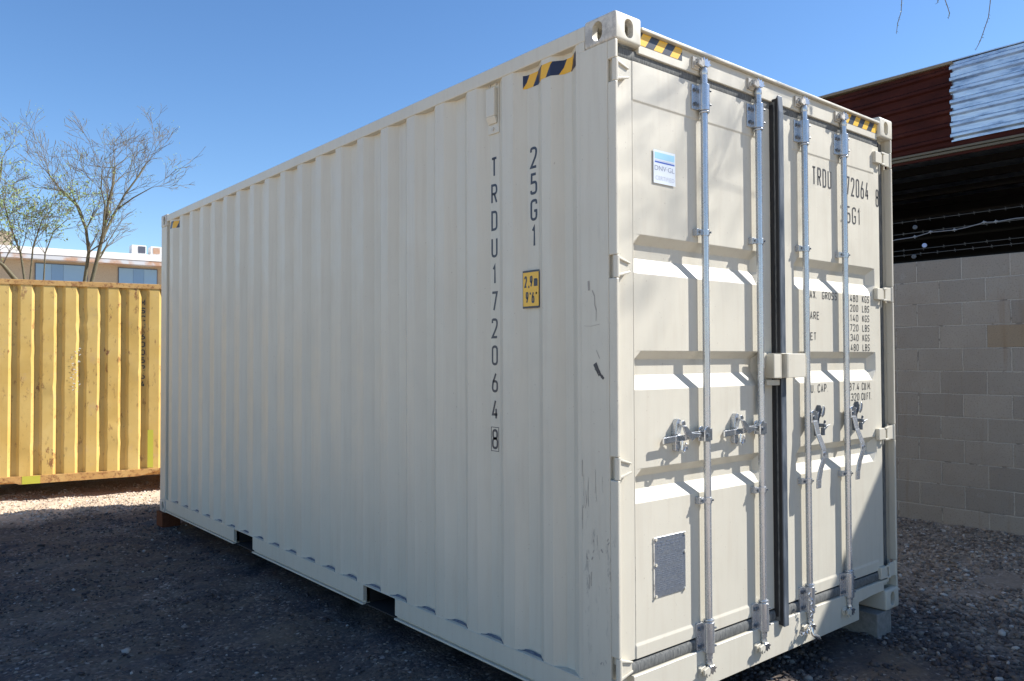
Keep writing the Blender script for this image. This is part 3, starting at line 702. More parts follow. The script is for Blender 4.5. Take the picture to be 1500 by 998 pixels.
# handles, left door: bars swung level and latched
def hub(x, z, par):
    b = MB(); b.tube([(x, RY, z - .022), (x, RY, z + .022)], .0225, 18)
    b.build('handle_collar', M['zinc'], par, smooth=40)
    b = MB()
    P = [(x - .050, z - .030), (x - .050, z + .020), (x - .042, z + .032), (x - .026, z + .036), (x - .012, z + .030), (x - .006, z + .010), (x - .008, z - .034)]
    b.prism(P, 1, -.026, -.020); b.prism(P, 1, .006, .011); b.box(x - .014, x + .006, -.0255, .010, z - .028, z + .026)
    b.build('handle_bracket', M['bright'], par, bevel=.002)
    b = MB(); b.tube([(x - .028, -.0265, z - .002), (x - .028, -.031, z - .002)], .0075, 12); b.build('pivot_pin', M['bar'], par)
def handle_level(x, z, par):
    hub(x, z, par)
    b = MB()
    pts = [(-.028, .000), (-.110, .002), (-.165, -.006), (-.232, -.008), (-.312, -.012)]
    for (a, za), (c, zc) in zip(pts, pts[1:]):
        ya = yc = -.010
        h = .0135
        b.add([(x + a, y0, z + za + sgn * h) for y0 in (ya, ya + .008) for sgn in (-1, 1)] + [(x + c, y0, z + zc + sgn * h) for y0 in (yc, yc + .008) for sgn in (-1, 1)],
              [(0, 1, 3, 2), (4, 6, 7, 5), (0, 4, 5, 1), (2, 3, 7, 6), (0, 2, 6, 4), (1, 5, 7, 3)])
    b.build('door_handle', M['bright'], par, bevel=.002)
    # retainer with swinging catch and seal lug
    b = MB(); cx = x - .190
    b.prism([(cx - .026, z + .010), (cx - .016, z + .062), (cx - .002, z + .076), (cx + .014, z + .070), (cx + .018, z + .040), (cx + .006, z + .0)], 1, .004, .0297)
    b.prism([(cx - .018, z - .062), (cx - .022, z + .02), (cx + .012, z + .02), (cx + .016, z - .048), (cx + .004, z - .068)], 1, .010, .0297)
    b.tube([(cx, .006, z + .056), (cx, -.014, z + .056)], .008, 10)
    b.build('handle_retainer', M['zinc'], par, bevel=.002)
    b = MB()
    b.tube([(cx, -.008, z + .056), (cx, -.020, z + .056)], .0135, 14)
    b.prism([(cx - .012, z + .048), (cx + .014, z + .046), (cx + .050, z + .014), (cx + .118, z + .006), (cx + .050, z - .020), (cx + .034, z - .006), (cx + .004, z + .012)], 1, -.026, -.019)
    b.tube([(cx - .004, -.016, z - .02), (cx - .008, -.015, z - .055), (cx + .008, -.012, z - .066), (cx + .022, -.012, z - .05), (cx + .018, -.016, z - .028)], .0055, 8)
    b.tube([(cx + .022, -.018, z - .052), (cx + .022, -.008, z - .052)], .009, 10)
    b.build('handle_catch', M['bright'], par, bevel=.001, seg=1)
handle_level(RX[0], 1.137, doorL); handle_level(RX[1], 1.140, doorL)
def handle_down(x, z, par, k):
    hub(x + .048, z + .02, par)
    b = MB(); xo = x + .026
    pts = [(0, .0, -.030), (.008, -.07, -.042), (.026, -.145, -.062), (.028, -.190, -.064), (.006, -.245, -.056), (-.004, -.30, -.050), (-.004, -.345, -.048)]
    for (a, za, ya), (c, zc, yc) in zip(pts, pts[1:]):
        h = .020
        b.add([(xo + a + sgn * h, y0, z + za) for y0 in (ya, ya + .008) for sgn in (-1, 1)] + [(xo + c + sgn * h, y0, z + zc) for y0 in (yc, yc + .008) for sgn in (-1, 1)],
              [(0, 1, 3, 2), (4, 6, 7, 5), (0, 4, 5, 1), (2, 3, 7, 6), (0, 2, 6, 4), (1, 5, 7, 3)])
    b.build('door_handle', M['zinc'], par, bevel=.002)
    b = MB(); b.tube([(xo + .028, -.0635, z - .165), (xo + .028, -.069, z - .165)], .007, 10); b.build('pivot_pin', M['bright'], par)
    b = MB(); cx = x + .125; zc = z - .03                     # retainer on the door, catch standing open
    b.prism([(cx - .030, zc + .030), (cx - .012, zc + .060), (cx + .012, zc + .075), (cx + .020, zc + .105), (cx + .034, zc + .085), (cx + .026, zc + .052), (cx + .006, zc + .030), (cx + .010, zc - .05), (cx - .008, zc - .06), (cx - .014, zc + .0)], 1, .008, .0297)
    b.prism([(cx + .0, zc - .045), (cx + .05, zc - .015), (cx + .088, zc + .004), (cx + .05, zc - .004), (cx + .004, zc - .020)], 1, -.012, -.004)
    b.tube([(cx + .030, .0, zc - .030), (cx + .030, -.01, zc + .025)], .006, 8)
    b.tube([(cx, .012, zc), (cx, -.030, zc)], .010, 12)
    b.tube([(cx + .004, -.012, zc - .052), (cx + .004, -.012, zc - .012)], .0105, 10)
    b.build('handle_retainer', M['bar'], par, bevel=.0015, seg=1)
    b = MB(); b.prism([(cx + .004, zc + .052), (cx + .018, zc + .066), (cx + .030, zc + .10), (cx + .044, zc + .088), (cx + .036, zc + .054), (cx + .016, zc + .040)], 1, -.006, .004); b.build('handle_catch', M['bright'], par, bevel=.001, seg=1)
handle_down(RX[2], 1.150, doorR, 0); handle_down(RX[3], 1.155, doorR, 1)
# chain and hook dangling by the third rod
b = MB(); p = [Vector((1.395, -.022, .272)), Vector((1.405, -.028, .22)), Vector((1.400, -.030, .165)), Vector((1.385, -.032, .120)), Vector((1.360, -.030, .095)), Vector((1.335, -.024, .085)), Vector((1.31, -.014, .09))]
for k in range(len(p) - 1):
    for t in (0, .5):
        c = p[k].lerp(p[k + 1], t); b.ring(c, (1, 0, 0) if (k * 2 + int(t * 2)) % 2 else (0, 1, 0.3), .009, .0028, 8, 5)
b.build('seal_chain', M['bright'], doorR)
b = MB(); b.tube([(1.431, -.004, .12), (1.432, -.01, .085), (1.425, -.02, .062), (1.455, -.03, .045), (1.480, -.03, .03)], [.008, .012, .008, .013, .006], 10); b.ring((1.431, -.004, .108), (0, 0, 1), .012, .005); b.build('seal_hook', M['bright'], doorR, smooth=60)

# lock box across the door gap
b = MB()
b.box(1.098, 1.106, -.058, .028, 1.375, 1.492); b.box(1.030, 1.106, .0235, .0295, 1.33, 1.50); b.box(1.106, 1.19, -.058, .02, 1.4925, 1.498); b.box(1.040, 1.0975, -.058, -.052, 1.378, 1.492)
b.box(1.06, 1.20, -.008, .006, 1.340, 1.368)
b.build('lock_bracket', M['cream'], doorL, bevel=.003)
b = MB(); b.box(1.133, 1.140, -.072, -.034, 1.378, 1.496); b.box(1.1405, 1.300, -.072, -.066, 1.378, 1.496); b.box(1.294, 1.300, -.0655, .0295, 1.378, 1.496); b.box(1.1405, 1.2935, -.0655, -.034, 1.490, 1.496)
b.build('lock_box', M['cream'], doorR, bevel=.005, seg=3)

# --- things stuck on the doors
b = MB(); b.box(.252, .458, OUT - .004, OUT - .0005, .462, .716); pl = b.build('data_plate', M['plate'], doorL, bevel=.001, seg=1)
b = MB()
zc = .69; rows = 0
while zc > .485:
    rows += 1
    if rows % 6 != 0:
        xa = .268
        while xa < .445:
            ln = rnd.uniform(.008, .03)
            if rnd.random() < .8: b.box(xa, min(xa + ln, .448), OUT - .0046, OUT - .0041, zc, zc + .0024 + (.003 if rows < 3 else 0))
            xa += ln + rnd.uniform(.003, .008)
    zc -= .0088 if rows > 2 else .013
b.build('plate_engraving', M['plate_ink'], pl)
for x, z in ((.258, .708), (.258, .468), (.452, .708), (.452, .468), (.258, .60), (.453, .63)): b = MB(); b.tube([(x, OUT - .004, z), (x, OUT - .009, z)], .0065, 10); b.build('rivet', M['cream'], pl)
b = MB(); b.box(.245, .2518, OUT - .0035, OUT - .0006, .462, .716); b.build('plate_edge', M['casting'], pl)
# certification sticker
b = MB(); b.box(.262, .408, OUT - .0052, OUT - .0040, 2.228, 2.372); st = b.build('certification_sticker', M['white_film'], doorL)
b = MB(); b.box(.270, .402, OUT - .0056, OUT - .0053, 2.334, 2.362); b.build('sticker_band', M['cyan_film'], st)
b = MB(); b.box(.270, .402, OUT - .0056, OUT - .0053, 2.317, 2.3235); b.build('sticker_stripe', M['blue_film'], st)
b = MB(); b.box(.270, .402, OUT - .0056, OUT - .0053, 2.3265, 2.3285); b.build('sticker_line', M['pale_ink'], st)
text_mesh('lettering', 'DNV·GL', (.269, OUT - .0057, 2.284), (1, 0, 0), (0, 0, 1), .022, .132, M['grey_ink'], st, .0)
text_mesh('lettering', 'CERTIFIED', (.274, OUT - .0057, 2.243), (1, 0, 0), (0, 0, 1), .018, .126, M['pale_ink'], st, .0)
b = MB(); b.box(2.105, 2.165, OUT - .0012, OUT - .0004 + .004, .252, .268); b.build('maker_label', M['pink_film'], doorR)

# right door lettering
def dt(s, x, z, h, wd, align='LEFT', bold=0.0, y=None):
    return stroke_text('t', s, (x, (y if y is not None else OUT - .0012), z), (1, 0, 0), (0, 0, 1), h, wd, M['ink2'], align, .10 if h > .06 else .115)
obs = [dt('TRDU', 1.563, 2.398, .102, .200, bold=-.004), dt('172064', 1.882, 2.390, .108, .306, bold=-.004), ]
for q_, nm_ in ((dt('8', 2.275, 2.365, .105, .036, bold=-.004), 'check_digit'), (dt('25G1', 1.862, 2.232, .098, .223, bold=-.004), 'type_code')): q_.name = nm_; attach(q_, doorR)
for o in obs: o.name = 'identification_number'; attach(o, doorR)
rows = [('30.480', 'KGS', 1.784), ('67.200', 'LBS', 1.724), ('2.140', 'KGS', 1.663), ('4.720', 'LBS', 1.602), ('28.340', 'KGS', 1.541), ('62.480', 'LBS', 1.5135)]
obs = []
zr = [1.790, 1.7345, 1.679, 1.6235, 1.568, 1.5125]
for (a, u, _), z in zip(rows, zr):
    wn_ = .172 if len(a) == 6 else .145
    obs.append(dt(a, 2.045, z, .040, wn_, 'RIGHT', -.004)); obs.append(dt(u, 2.175, z, .040, .082, 'RIGHT', -.004))
obs += [dt('MAX.  GROSS', 1.486, 1.790, .042, .320, bold=-.004), dt('TARE', 1.492, 1.679, .042, .125, bold=-.004), dt('NET', 1.492, 1.568, .042, .093, bold=-.004),
        dt('CU. CAP.', 1.492, 1.290, .044, .205, bold=-.004), dt('37.4', 2.045, 1.290, .042, .115, 'RIGHT', -.004), dt('CU.M.', 2.182, 1.290, .042, .105, 'RIGHT', -.004),
        dt('1.320', 2.045, 1.232, .042, .135, 'RIGHT', -.004), dt('CU.FT.', 2.187, 1.232, .042, .115, 'RIGHT', -.004)]
for o in obs: o.name = 'weight_marking'; attach(o, doorR)

# --- blocks under the container
def block_mat(name, col):
    mt = base_mat(name, col, 0.9, 0, .2)
    setc(mt, ramp(mt, noise(mt, 35, 5, .7), [(.3, tuple(c * .75 for c in col)), (.7, tuple(c * 1.2 for c in col))])); bump(mt, noise(mt, 90, 4, .7), .5, .006); return mt
M['concrete'] = block_mat('concrete_block', (.25, .24, .22)); M['timber'] = block_mat('stained_timber', (.13, .045, .022))
b = MB(); b.box(2.19, 2.362, .012, .40, -.19, -.004)
o = b.build('support_block', M['concrete'], None, bevel=.006); tag(o, 'grey concrete block under the right door corner of the cream container', 'block')
b = MB(); b.box(-.02, .15, L - .16, L + .02, -.22, -.004); b.box(-.025, .155, L - .165, L + .025, -.0036, -.0004)
o = b.build('timber_block', M['timber'], None, bevel=.004); tag(o, 'reddish timber block under the far left corner of the cream container', 'block')
b = MB(); b.box(.0, .2, .0, .4, -.19, -.004); o = b.build('support_block', M['concrete'], None, bevel=.006); tag(o, 'grey concrete block hidden beneath the near corner of the cream container', 'block')
b = MB(); b.box(W - .16, W, L - .3, L, -.22, -.004); o = b.build('timber_block', M['timber'], None, bevel=.004); tag(o, 'timber block under the far right corner of the cream container', 'block')

# ================================================================== BLOCK WALL
WX = 5.68
mt = base_mat('cinder_block', (.25, .23, .21), .92, 0, .2); n, l = nodes(mt)
s = sep(mt); cmb = n.new('ShaderNodeCombineXYZ'); wob = math_(mt, 'MULTIPLY', math_(mt, 'SUBTRACT', noise(mt, 11, 4, .6), .5), .013)
l.new(math_(mt, 'ADD', math_(mt, 'SUBTRACT', s[1], .028), wob), cmb.inputs[0]); l.new(math_(mt, 'ADD', math_(mt, 'ADD', s[2], .605), wob), cmb.inputs[1])
br = n.new('ShaderNodeTexBrick'); l.new(cmb.outputs[0], br.inputs['Vector'])
br.inputs['Scale'].default_value = 1.0; br.inputs['Brick Width'].default_value = .41; br.inputs['Row Height'].default_value = .2163
br.inputs['Mortar Size'].default_value = .0075; br.inputs['Mortar Smooth'].default_value = .35; br.inputs['Bias'].default_value = 0
br.inputs['Color1'].default_value = (.31, .28, .24, 1); br.inputs['Color2'].default_value = (.40, .36, .305, 1); br.inputs['Mortar'].default_value = (.52, .48, .42, 1)
c = mix(mt, ramp(mt, noise(mt, 1.6, 5, .65), [(.35, g3(.0)), (.75, g3(.45))]), br.outputs['Color'], (.27, .215, .165))
c = mix(mt, ramp(mt, noise(mt, 7, 5, .7), [(.60, g3(0)), (.72, g3(.35))]), c, (.42, .40, .37))
mort = br.outputs['Fac']
pit = ramp(mt, noise(mt, 9, 3, .6), [(.58, g3(0)), (.64, g3(1))])
c = mix(mt, math_(mt, 'MULTIPLY', math_(mt, 'MULTIPLY', mort, pit), .55), c, (.10, .085, .07))
inb = math_(mt, 'MULTIPLY', math_(mt, 'MULTIPLY', math_(mt, 'GREATER_THAN', s[2], 1.562), math_(mt, 'LESS_THAN', s[2], 1.764)), math_(mt, 'MULTIPLY', math_(mt, 'LESS_THAN', s[1], .635), math_(mt, 'GREATER_THAN', s[1], .237)))
c = mix(mt, math_(mt, 'MULTIPLY', inb, .55), c, (.36, .26, .15))      # one odd tan block
# rusty run-off stain low on the wall
st1 = ramp(mt, noise(mt, 3, 4, .6, st=(1, 3, .25)), [(.60, g3(0)), (.78, g3(.45))]); c = mix(mt, st1, c, (.24, .15, .08))
setc(mt, c)
c = mix(mt, ramp(mt, noise(mt, 75, 3, .6), [(.55, g3(0)), (.68, g3(.5))]), c, (.15, .135, .12)); setc(mt, c)
hgt = math_(mt, 'SUBTRACT', math_(mt, 'MULTIPLY', noise(mt, 90, 5, .75), .5), math_(mt, 'MULTIPLY', mort, .9)); bump(mt, hgt, .9, .012)
M['cinder'] = mt
b = MB(); b.box(WX, WX + .2, -9.0, 14.0, -.6, 2.412)
o = b.build('block_wall', M['cinder'], None, bevel=.006); tag(o, 'grey concrete block wall right of the cream container', 'wall')

# ================================================================== SHED BEHIND THE WALL
shed = empty('open_shed', (9.0, 1.0, G)); tag(shed, 'open shed with rusty and galvanised sheet metal fascia behind the block wall', 'shed')
def ribbed(y0, y1, z0, z1, name, mat, nrib, x=WX + .16, tilt=-.012):
    """horizontal ribs: trapezoids standing 2 cm proud of the sheet"""
    b = MB(); pts = [(x, z0)]; p = (z1 - z0) / nrib
    for k in range(nrib):
        zc = z0 + p * (k + .5); pts += [(x, zc - .030), (x - .030, zc - .014), (x - .030, zc + .012), (x, zc + .030)]
    pts.append((x, z1)); nn = int((y1 - y0) * 8); vs = []
    for i in range(nn + 1):
        y = y0 + (y1 - y0) * i / nn
        for (a, z) in pts: vs.append((a + .003 * math.sin(y * 5 + z * 3) * rnd.uniform(.4, 1), y, z + tilt * (y - 1) + .006 * math.sin(y * 2.3)))
    m_ = len(pts)
    b.add(vs, [(i * m_ + k, i * m_ + k + 1, (i + 1) * m_ + k + 1, (i + 1) * m_ + k) for i in range(nn) for k in range(m_ - 1)])
    return b.build(name, mat, shed, smooth=25)
ribbed(.955, 5.4, 3.53, 4.32, 'rusty_fascia', M['rusty_sheet'], 6)
ribbed(-6.5, .975, 3.555, 4.325, 'galvanised_fascia', M['galv_sheet'], 7, x=WX + .152)
b = MB(); b.box(WX + .175, WX + .188, -6.5, 5.4, 3.43, 3.63)
b.build('rusty_edge_strip', M['rusty_sheet'], shed)
b = MB(); b.box(WX + .135, WX + .21, -6.5, 5.42, 3.485, 3.508); b.box(WX + .15, WX + .22, -6.5, 5.42, 3.455, 3.480); b.build('lower_rail', M['tan_steel'], shed, bevel=.003)
b = MB(); b.box(WX + .12, WX + .22, .95, 5.42, 4.315, 4.342); b.build('ridge_trim', M['flashing'], shed, bevel=.003)
b = MB(); b.box(WX + .14, 13.0, -6.5, 5.4, 4.344, 4.354); b.build('shed_roof', M['galv_sheet'], shed)
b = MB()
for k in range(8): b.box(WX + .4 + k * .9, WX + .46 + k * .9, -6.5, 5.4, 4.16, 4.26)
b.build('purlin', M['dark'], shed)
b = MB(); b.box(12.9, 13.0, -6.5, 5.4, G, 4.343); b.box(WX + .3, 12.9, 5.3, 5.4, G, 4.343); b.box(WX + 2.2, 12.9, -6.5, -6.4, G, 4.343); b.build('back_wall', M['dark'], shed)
for y in (-6.3, -3.5, 5.2):
    b = MB(); b.box(WX + .25, WX + .35, y - .05, y + .05, G, 4.28); b.build('shed_post', M['tan_steel'], shed)
b = MB()
for k in range(7): b.box(9.0 + k * .01, 9.03 + k * .01, -6.3, 5.2, 1.9 + k * .30, 1.93 + k * .30)
b.build('shelf_rail', M['dark'], shed)

# barbed wires above the wall
M['wire'] = base_mat('wire', (.42, .42, .42), .4, .6); M['wire_dark'] = base_mat('dull_wire', (.17, .17, .16), .6, .3)
def wire(pts, r, mat, name, label, barbs=0):
    b = MB(); b.tube(pts, r, 6)
    P = [Vector(p) for p in pts]
    for k in range(barbs):
        t = (k + .5) / barbs * (len(P) - 1); i = int(t); c = P[i].lerp(P[min(i + 1, len(P) - 1)], t - i)
        b.tube([c + Vector((0, -.004, -.018)), c + Vector((0, .004, .018))], r * .9, 4); b.tube([c + Vector((-.01, -.012, .008)), c + Vector((.01, .014, -.006))], r * .9, 4)
    o = b.build(name, mat); tag(o, label, 'wire', 'wires strung above the block wall'); return o
def line(y0, z0, y1, z1, x=WX + .1, sag=0.0, n=16):
    return [(x, y0 + (y1 - y0) * i / n, z0 + (z1 - z0) * i / n - sag * math.sin(math.pi * i / n)) for i in range(n + 1)]
P = [(WX + .1, 5.5, 2.62), (WX + .1, 2.0, 2.60), (WX + .1, 1.49, 2.665), (WX + .1, 1.31, 2.672), (WX + .1, 1.16, 2.700), (WX + .1, .94, 2.695), (WX + .1, .83, 2.706), (WX + .1, .68, 2.732), (WX + .1, .58, 2.725), (WX + .1, .42, 2.735), (WX + .1, .0, 2.72), (WX + .1, -2.5, 2.7)]
wo_ = wire(P, .0042, M['wire'], 'barbed_wire', 'bright crooked strand of barbed wire above the block wall')
b = MB()
for y, z in ((1.16, 2.700), (.94, 2.694), (.68, 2.732), (.58, 2.726), (1.31, 2.672)): b.tube([(WX + .096, y - .022, z), (WX + .096, y, z + .004), (WX + .096, y + .022, z - .002)], [.004, .011, .004], 8); b.tube([(WX + .096, y, z - .016), (WX + .096, y + .004, z + .018)], .003, 5)
b.build('barb', M['wire'], wo_)
wire(line(5.5, 2.84, -2.5, 2.865, sag=.02), .0018, M['wire_dark'], 'barbed_wire', 'highest thin wire strand above the block wall', 60)
wire(line(5.5, 2.475, -2.5, 2.52, sag=.0), .0022, M['wire_dark'], 'barbed_wire', 'lowest wire strand just above the top of the block wall', 50)
wire(line(5.5, 2.75, -2.5, 2.80, x=WX + .5), .0028, M['wire_dark'], 'barbed_wire', 'dull wire between the highest strand and the crooked strand', 40)
wire(line(5.5, 2.57, -2.5, 2.63, x=WX + .5), .0028, M['wire_dark'], 'barbed_wire', 'dull wire between the crooked strand and the lowest strand', 40)
M['insul'] = base_mat('insulator_blue', (.42, .52, .75), .3); M['insul_d'] = base_mat('insulator_grey', (.10, .11, .12), .4)
for y, z, k, lab in ((1.213, 2.575, 'insul', 'bright bluish round insulator below the crooked wire'), (1.30, 2.765, 'insul_d', 'dull round insulator on the wire above the bright one'), (1.315, 2.475, 'insul_d', 'dull round insulator on the lowest wire')):
    b = MB(); b.ring((WX + .08, y, z), (1, .3, 0), .014, .009, 16, 8); b.tube([(WX + .075, y, z), (WX + .095, y, z)], .008, 8); o = b.build('wire_insulator', M[k], None, smooth=60)
    tag(o, lab, 'insulator', 'insulators on the wires')

# ================================================================== YELLOW CONTAINER
wd = Vector((.978, -.208, 0)).normalized(); nd = Vector((.208, .978, 0)).normalized()   # along the wall; into the container
OC = Vector((-.18, 8.58, 0))
def yp(s_, d_, z): return OC + wd * s_ + nd * d_ + Vector((0, 0, z))
mt = base_mat('yellow_paint', (.62, .40, .10), .55, 0, .35)
c = ramp(mt, noise(mt, 2.0, 5, .6), [(.3, (.62, .39, .10)), (.6, (.70, .48, .155)), (.8, (.75, .55, .22))])
zc_ = sep(mt)[2]
ru = math_(mt, 'MULTIPLY', ramp(mt, noise(mt, 16, 6, .72, st=(1, 1, .45)), [(.57, g3(0)), (.64, g3(.9))]), ramp(mt, noise(mt, 3, 3, .6), [(.40, g3(.15)), (.65, g3(1))]))
c = mix(mt, ru, c, (.20, .065, .03))
pk = ramp(mt, noise(mt, 6, 5, .7), [(.58, g3(0)), (.72, g3(.35))]); c = mix(mt, pk, c, (.55, .36, .26))
dkn = ramp(mt, noise(mt, 24, 4, .7, st=(1, 1, .3)), [(.70, g3(0)), (.74, g3(.7))]); c = mix(mt, dkn, c, (.07, .045, .03))
setc(mt, c); bump(mt, noise(mt, 4, 2, .4), .25, .02); M['yellow'] = mt
mt = base_mat('yellow_rail_paint', (.60, .34, .11), .6, 0, .3)
c = ramp(mt, noise(mt, 3, 5, .6, st=(1, 1, 1)), [(.3, (.52, .28, .09)), (.7, (.66, .42, .16))])
c = mix(mt, ramp(mt, noise(mt, 20, 6, .75), [(.50, g3(0)), (.62, g3(.85))]), c, (.24, .085, .035)); setc(mt, c); M['yellow_rail'] = mt
mt = base_mat('lime_patch_paint', (.55, .52, .06), .5); M['lime'] = mt
yc = empty('yellow_container', tuple(yp(-1.0, 1.2, G)))
tag(yc, 'old dented yellow shipping container with rust behind the cream one', 'shipping container')
# corrugation with dents, p = 0.23 m
b = MB(); prof = []; per = .2305; s = -5.1
s0 = .627 + (220.6 - 204) / 173 * 1.26 - per * 25
k = 0; DEP = .037
while s0 + k * per < 2.3:
    a = s0 + k * per
    if a > -4.2: prof += [(a, 0), (a + .112, 0), (a + .147, DEP), (a + .196, DEP)]
    k += 1
zsn = np.linspace(.115, 2.37, 40); dents = [(rnd.uniform(-.9, .7), rnd.uniform(.2, 2.1), rnd.uniform(.02, .06), rnd.uniform(-.012, .014)) for _ in range(26)]
dents += [(.09, 2.0, .05, .016), (-.30, 1.15, .05, -.014), (-.02, 1.30, .05, .014), (.45, 1.35, .05, .012)]
vs = []
for (a, d) in prof:
    for z in zsn:
        off = sum(am * math.exp(-((a - ds) / r_) ** 2 - ((z - dz) / (r_ * 1.6)) ** 2) for ds, dz, r_, am in dents)
        sh = sum(am * 1.0 * math.exp(-((a - ds) / .12) ** 2 - ((z - dz) / (r_ * 1.3)) ** 2) for ds, dz, r_, am in dents)
        vs.append(yp(a + sh * .9 * (1 if d > 0 else .8), d + off, z))
mz = len(zsn); b.add(vs, [(i * mz + j, (i + 1) * mz + j, (i + 1) * mz + j + 1, i * mz + j + 1) for i in range(len(prof) - 1) for j in range(mz - 1)])
o = b.build('side_panel', M['yellow'], yc, smooth=28)
def ybox(b, s0_, s1_, d0, d1, z0, z1):
    vs = [yp(a, d, z) for a in (s0_, s1_) for d in (d0, d1) for z in (z0, z1)]
    b.add(vs, [(0, 1, 3, 2), (4, 6, 7, 5), (0, 4, 5, 1), (2, 3, 7, 6), (0, 2, 6, 4), (1, 5, 7, 3)])
b = MB(); ybox(b, -4.2, 1.72, -.008, .06, 2.368, 2.43); b.build('top_rail', M['yellow_rail'], yc, bevel=.004)
b = MB()
def yprism(b, poly, d0, d1):
    n = len(poly); vs = [yp(a, d0, z) for a, z in poly] + [yp(a, d1, z) for a, z in poly]
    b.add(vs, [tuple(range(n - 1, -1, -1)), tuple(range(n, 2 * n))] + [(i, (i + 1) % n, (i + 1) % n + n, i + n) for i in range(n)])
yprism(b, [(-.63, .022), (-.70, .052), (-.86, .052), (-.95, .022), (-4.2, .022), (-4.2, .117), (1.72, .117), (1.72, .05), (1.25, .05), (.86, .085), (.64, .03)], -.010, .05)
b.build('bottom_rail', M['yellow_rail'], yc, bevel=.003)
b = MB(); ybox(b, -.605, -.42, -.0125, -.0105, .024, .116); b.build('paint_patch', M['lime'], yc); b = MB(); ybox(b, .735, .80, -.002, -.001, .13, .60); b.build('paint_patch', M['lime'], yc)
b = MB(); ybox(b, -4.2, 1.72, .061, 2.4, 2.37, 2.42); ybox(b, -4.2, 1.72, .052, 2.4, .03, .12); ybox(b, -4.2, -4.1, .0, 2.4, .1, 2.4); ybox(b, 1.62, 1.72, .0, 2.4, .1, 2.4); ybox(b, -4.2, 1.72, 2.38, 2.44, .03, 2.42)
b.build('container_body', M['yellow_rail'], yc)
b = MB()
for a in (-4.2, 1.56):
    for d in (.0, 2.28): ybox(b, a, a + .16, d, d + .16, -.24, .03)
b.build('foot_block', M['timber'], yc)
# its number, stacked letters in a recess
obs = []
a0 = prof and min((p_[0] for p_ in prof if p_[1] > 0), key=lambda v: abs(v - .62)); 
cand = sorted(set(p_[0] for p_ in prof if p_[1] > 0)); sc_ = [v for v in cand if .55 < v < .85]
sm = .627 + (210.5 - 204) / 173 * 1.26
for i, ch in enumerate('MSCU6005264'):
    p0 = yp(sm, DEP - .0055, 2.235 - i * .099 - .075 - (0.03 if i > 3 else 0))
    obs.append(stroke_text('t', ch, p0, tuple(wd), (0, 0, 1), .072, .052, M['ink'], 'CENTER', .17))
join_meshes(obs, 'identification_number', M['ink'], yc)
M['chalk'] = base_mat('pale_scratch', (.75, .70, .58), .7)
b = MB()
for k in range(26):
    s_, z_ = -.075 + rnd.uniform(-.05, .05), 1.62 - k * .021
    a1 = rnd.uniform(-.5, .5); ln = rnd.uniform(.008, .03)
    p0 = yp(s_, -.012, z_); p1 = yp(s_ + ln * math.cos(a1), -.012, z_ + ln * math.sin(a1) * 1.5); q = Vector((0, 0, .0055))
    b.add([p0 - q, p1 - q, p1 + q, p0 + q], [(0, 1, 2, 3)])
b.build('faded_marking', M['chalk'], yc)

# ================================================================== FAR BUILDING
bl = empty('flat_roofed_building', (9.0, 56, G)); tag(bl, 'tan two storey building with white roof edge and blue windows behind the trees', 'building')
A = Vector((6.07, 51.57, 0)); B_ = Vector((12.87, 50.97, 0)); bw = (B_ - A).normalized(); bn = Vector((-bw.y, bw.x, 0))
def bp(s_, d_, z): return A + bw * s_ + bn * d_ + Vector((0, 0, z))
def bbox(b, s0_, s1_, d0, d1, z0, z1):
    vs = [bp(a, d, z) for a in (s0_, s1_) for d in (d0, d1) for z in (z0, z1)]
    b.add(vs, [(0, 1, 3, 2), (4, 6, 7, 5), (0, 4, 5, 1), (2, 3, 7, 6), (0, 2, 6, 4), (1, 5, 7, 3)])
M['tan_wall'] = block_mat('tan_render', (.42, .34, .24)); M['white_trim'] = base_mat('white_trim', (.78, .76, .72), .6)
mt = base_mat('eave_paint', (.50, .50, .48), .6); setc(mt, ramp(mt, noise(mt, .8, 4, .6), [(.45, (.52, .53, .54)), (.6, (.45, .27, .17))])); M['eave'] = mt
M['blue_glass'] = base_mat('blue_window', (.16, .27, .42), .15); M['blue_shade'] = base_mat('blue_curtain', (.22, .36, .50), .5); M['frame'] = base_mat('dark_frame', (.08, .09, .12), .5)
b = MB(); bbox(b, -14, 14, .9, 9, G, 7.55); b.build('wall', M['tan_wall'], bl)
b = MB(); bbox(b, -14, 14, .0, .12, 7.72, 8.12); bbox(b, -14, 14, .12, 9, 8.0, 8.10); b.build('roof', M['white_trim'], bl)
b = MB(); bbox(b, -14, 14, .03, .9, 7.45, 7.70); b.build('eave', M['eave'], bl)
for s0_, s1_ in ((.1, 2.9), (4.6, 6.9), (-6, -3.2), (8.5, 11)):
    b = MB(); bbox(b, s0_, s1_, .84, .899, 5.9, 7.30); wn = b.build('window', M['frame'], bl)
    b = MB(); bbox(b, s0_ + .05, s0_ + .85, .82, .839, 5.95, 7.25); bbox(b, s0_ + 1.5, s1_ - .05, .82, .839, 5.95, 7.25); b.build('curtained_pane', M['blue_shade'], wn)
    b = MB(); bbox(b, s0_ + .86, s0_ + 1.49, .82, .839, 5.95, 7.25); b.build('pane', M['blue_glass'], wn)
for s_, w_, h_, lab in ((5.25, .85, .62, 'left one of the two white air conditioners on the building roof'), (6.35, 1.6, .60, 'air conditioner on the roof beside the cream container corner')):
    b = MB(); bbox(b, s_, s_ + w_, .15, 1.0, 8.12, 8.12 + h_ - .05); ac = b.build('air_conditioner', M['white_trim'], None, bevel=.03); tag(ac, lab, 'air conditioner', 'air conditioners on the roof')
    b = MB(); bbox(b, s_ + .38 if w_ < 1 else s_ + .15, s_ + .80 if w_ < 1 else s_ + .55, .13, .149, 8.2, 8.12 + h_ - .12); b.build('fan_grille', M['frame'] if w_ < 1 else M['eave'], ac)
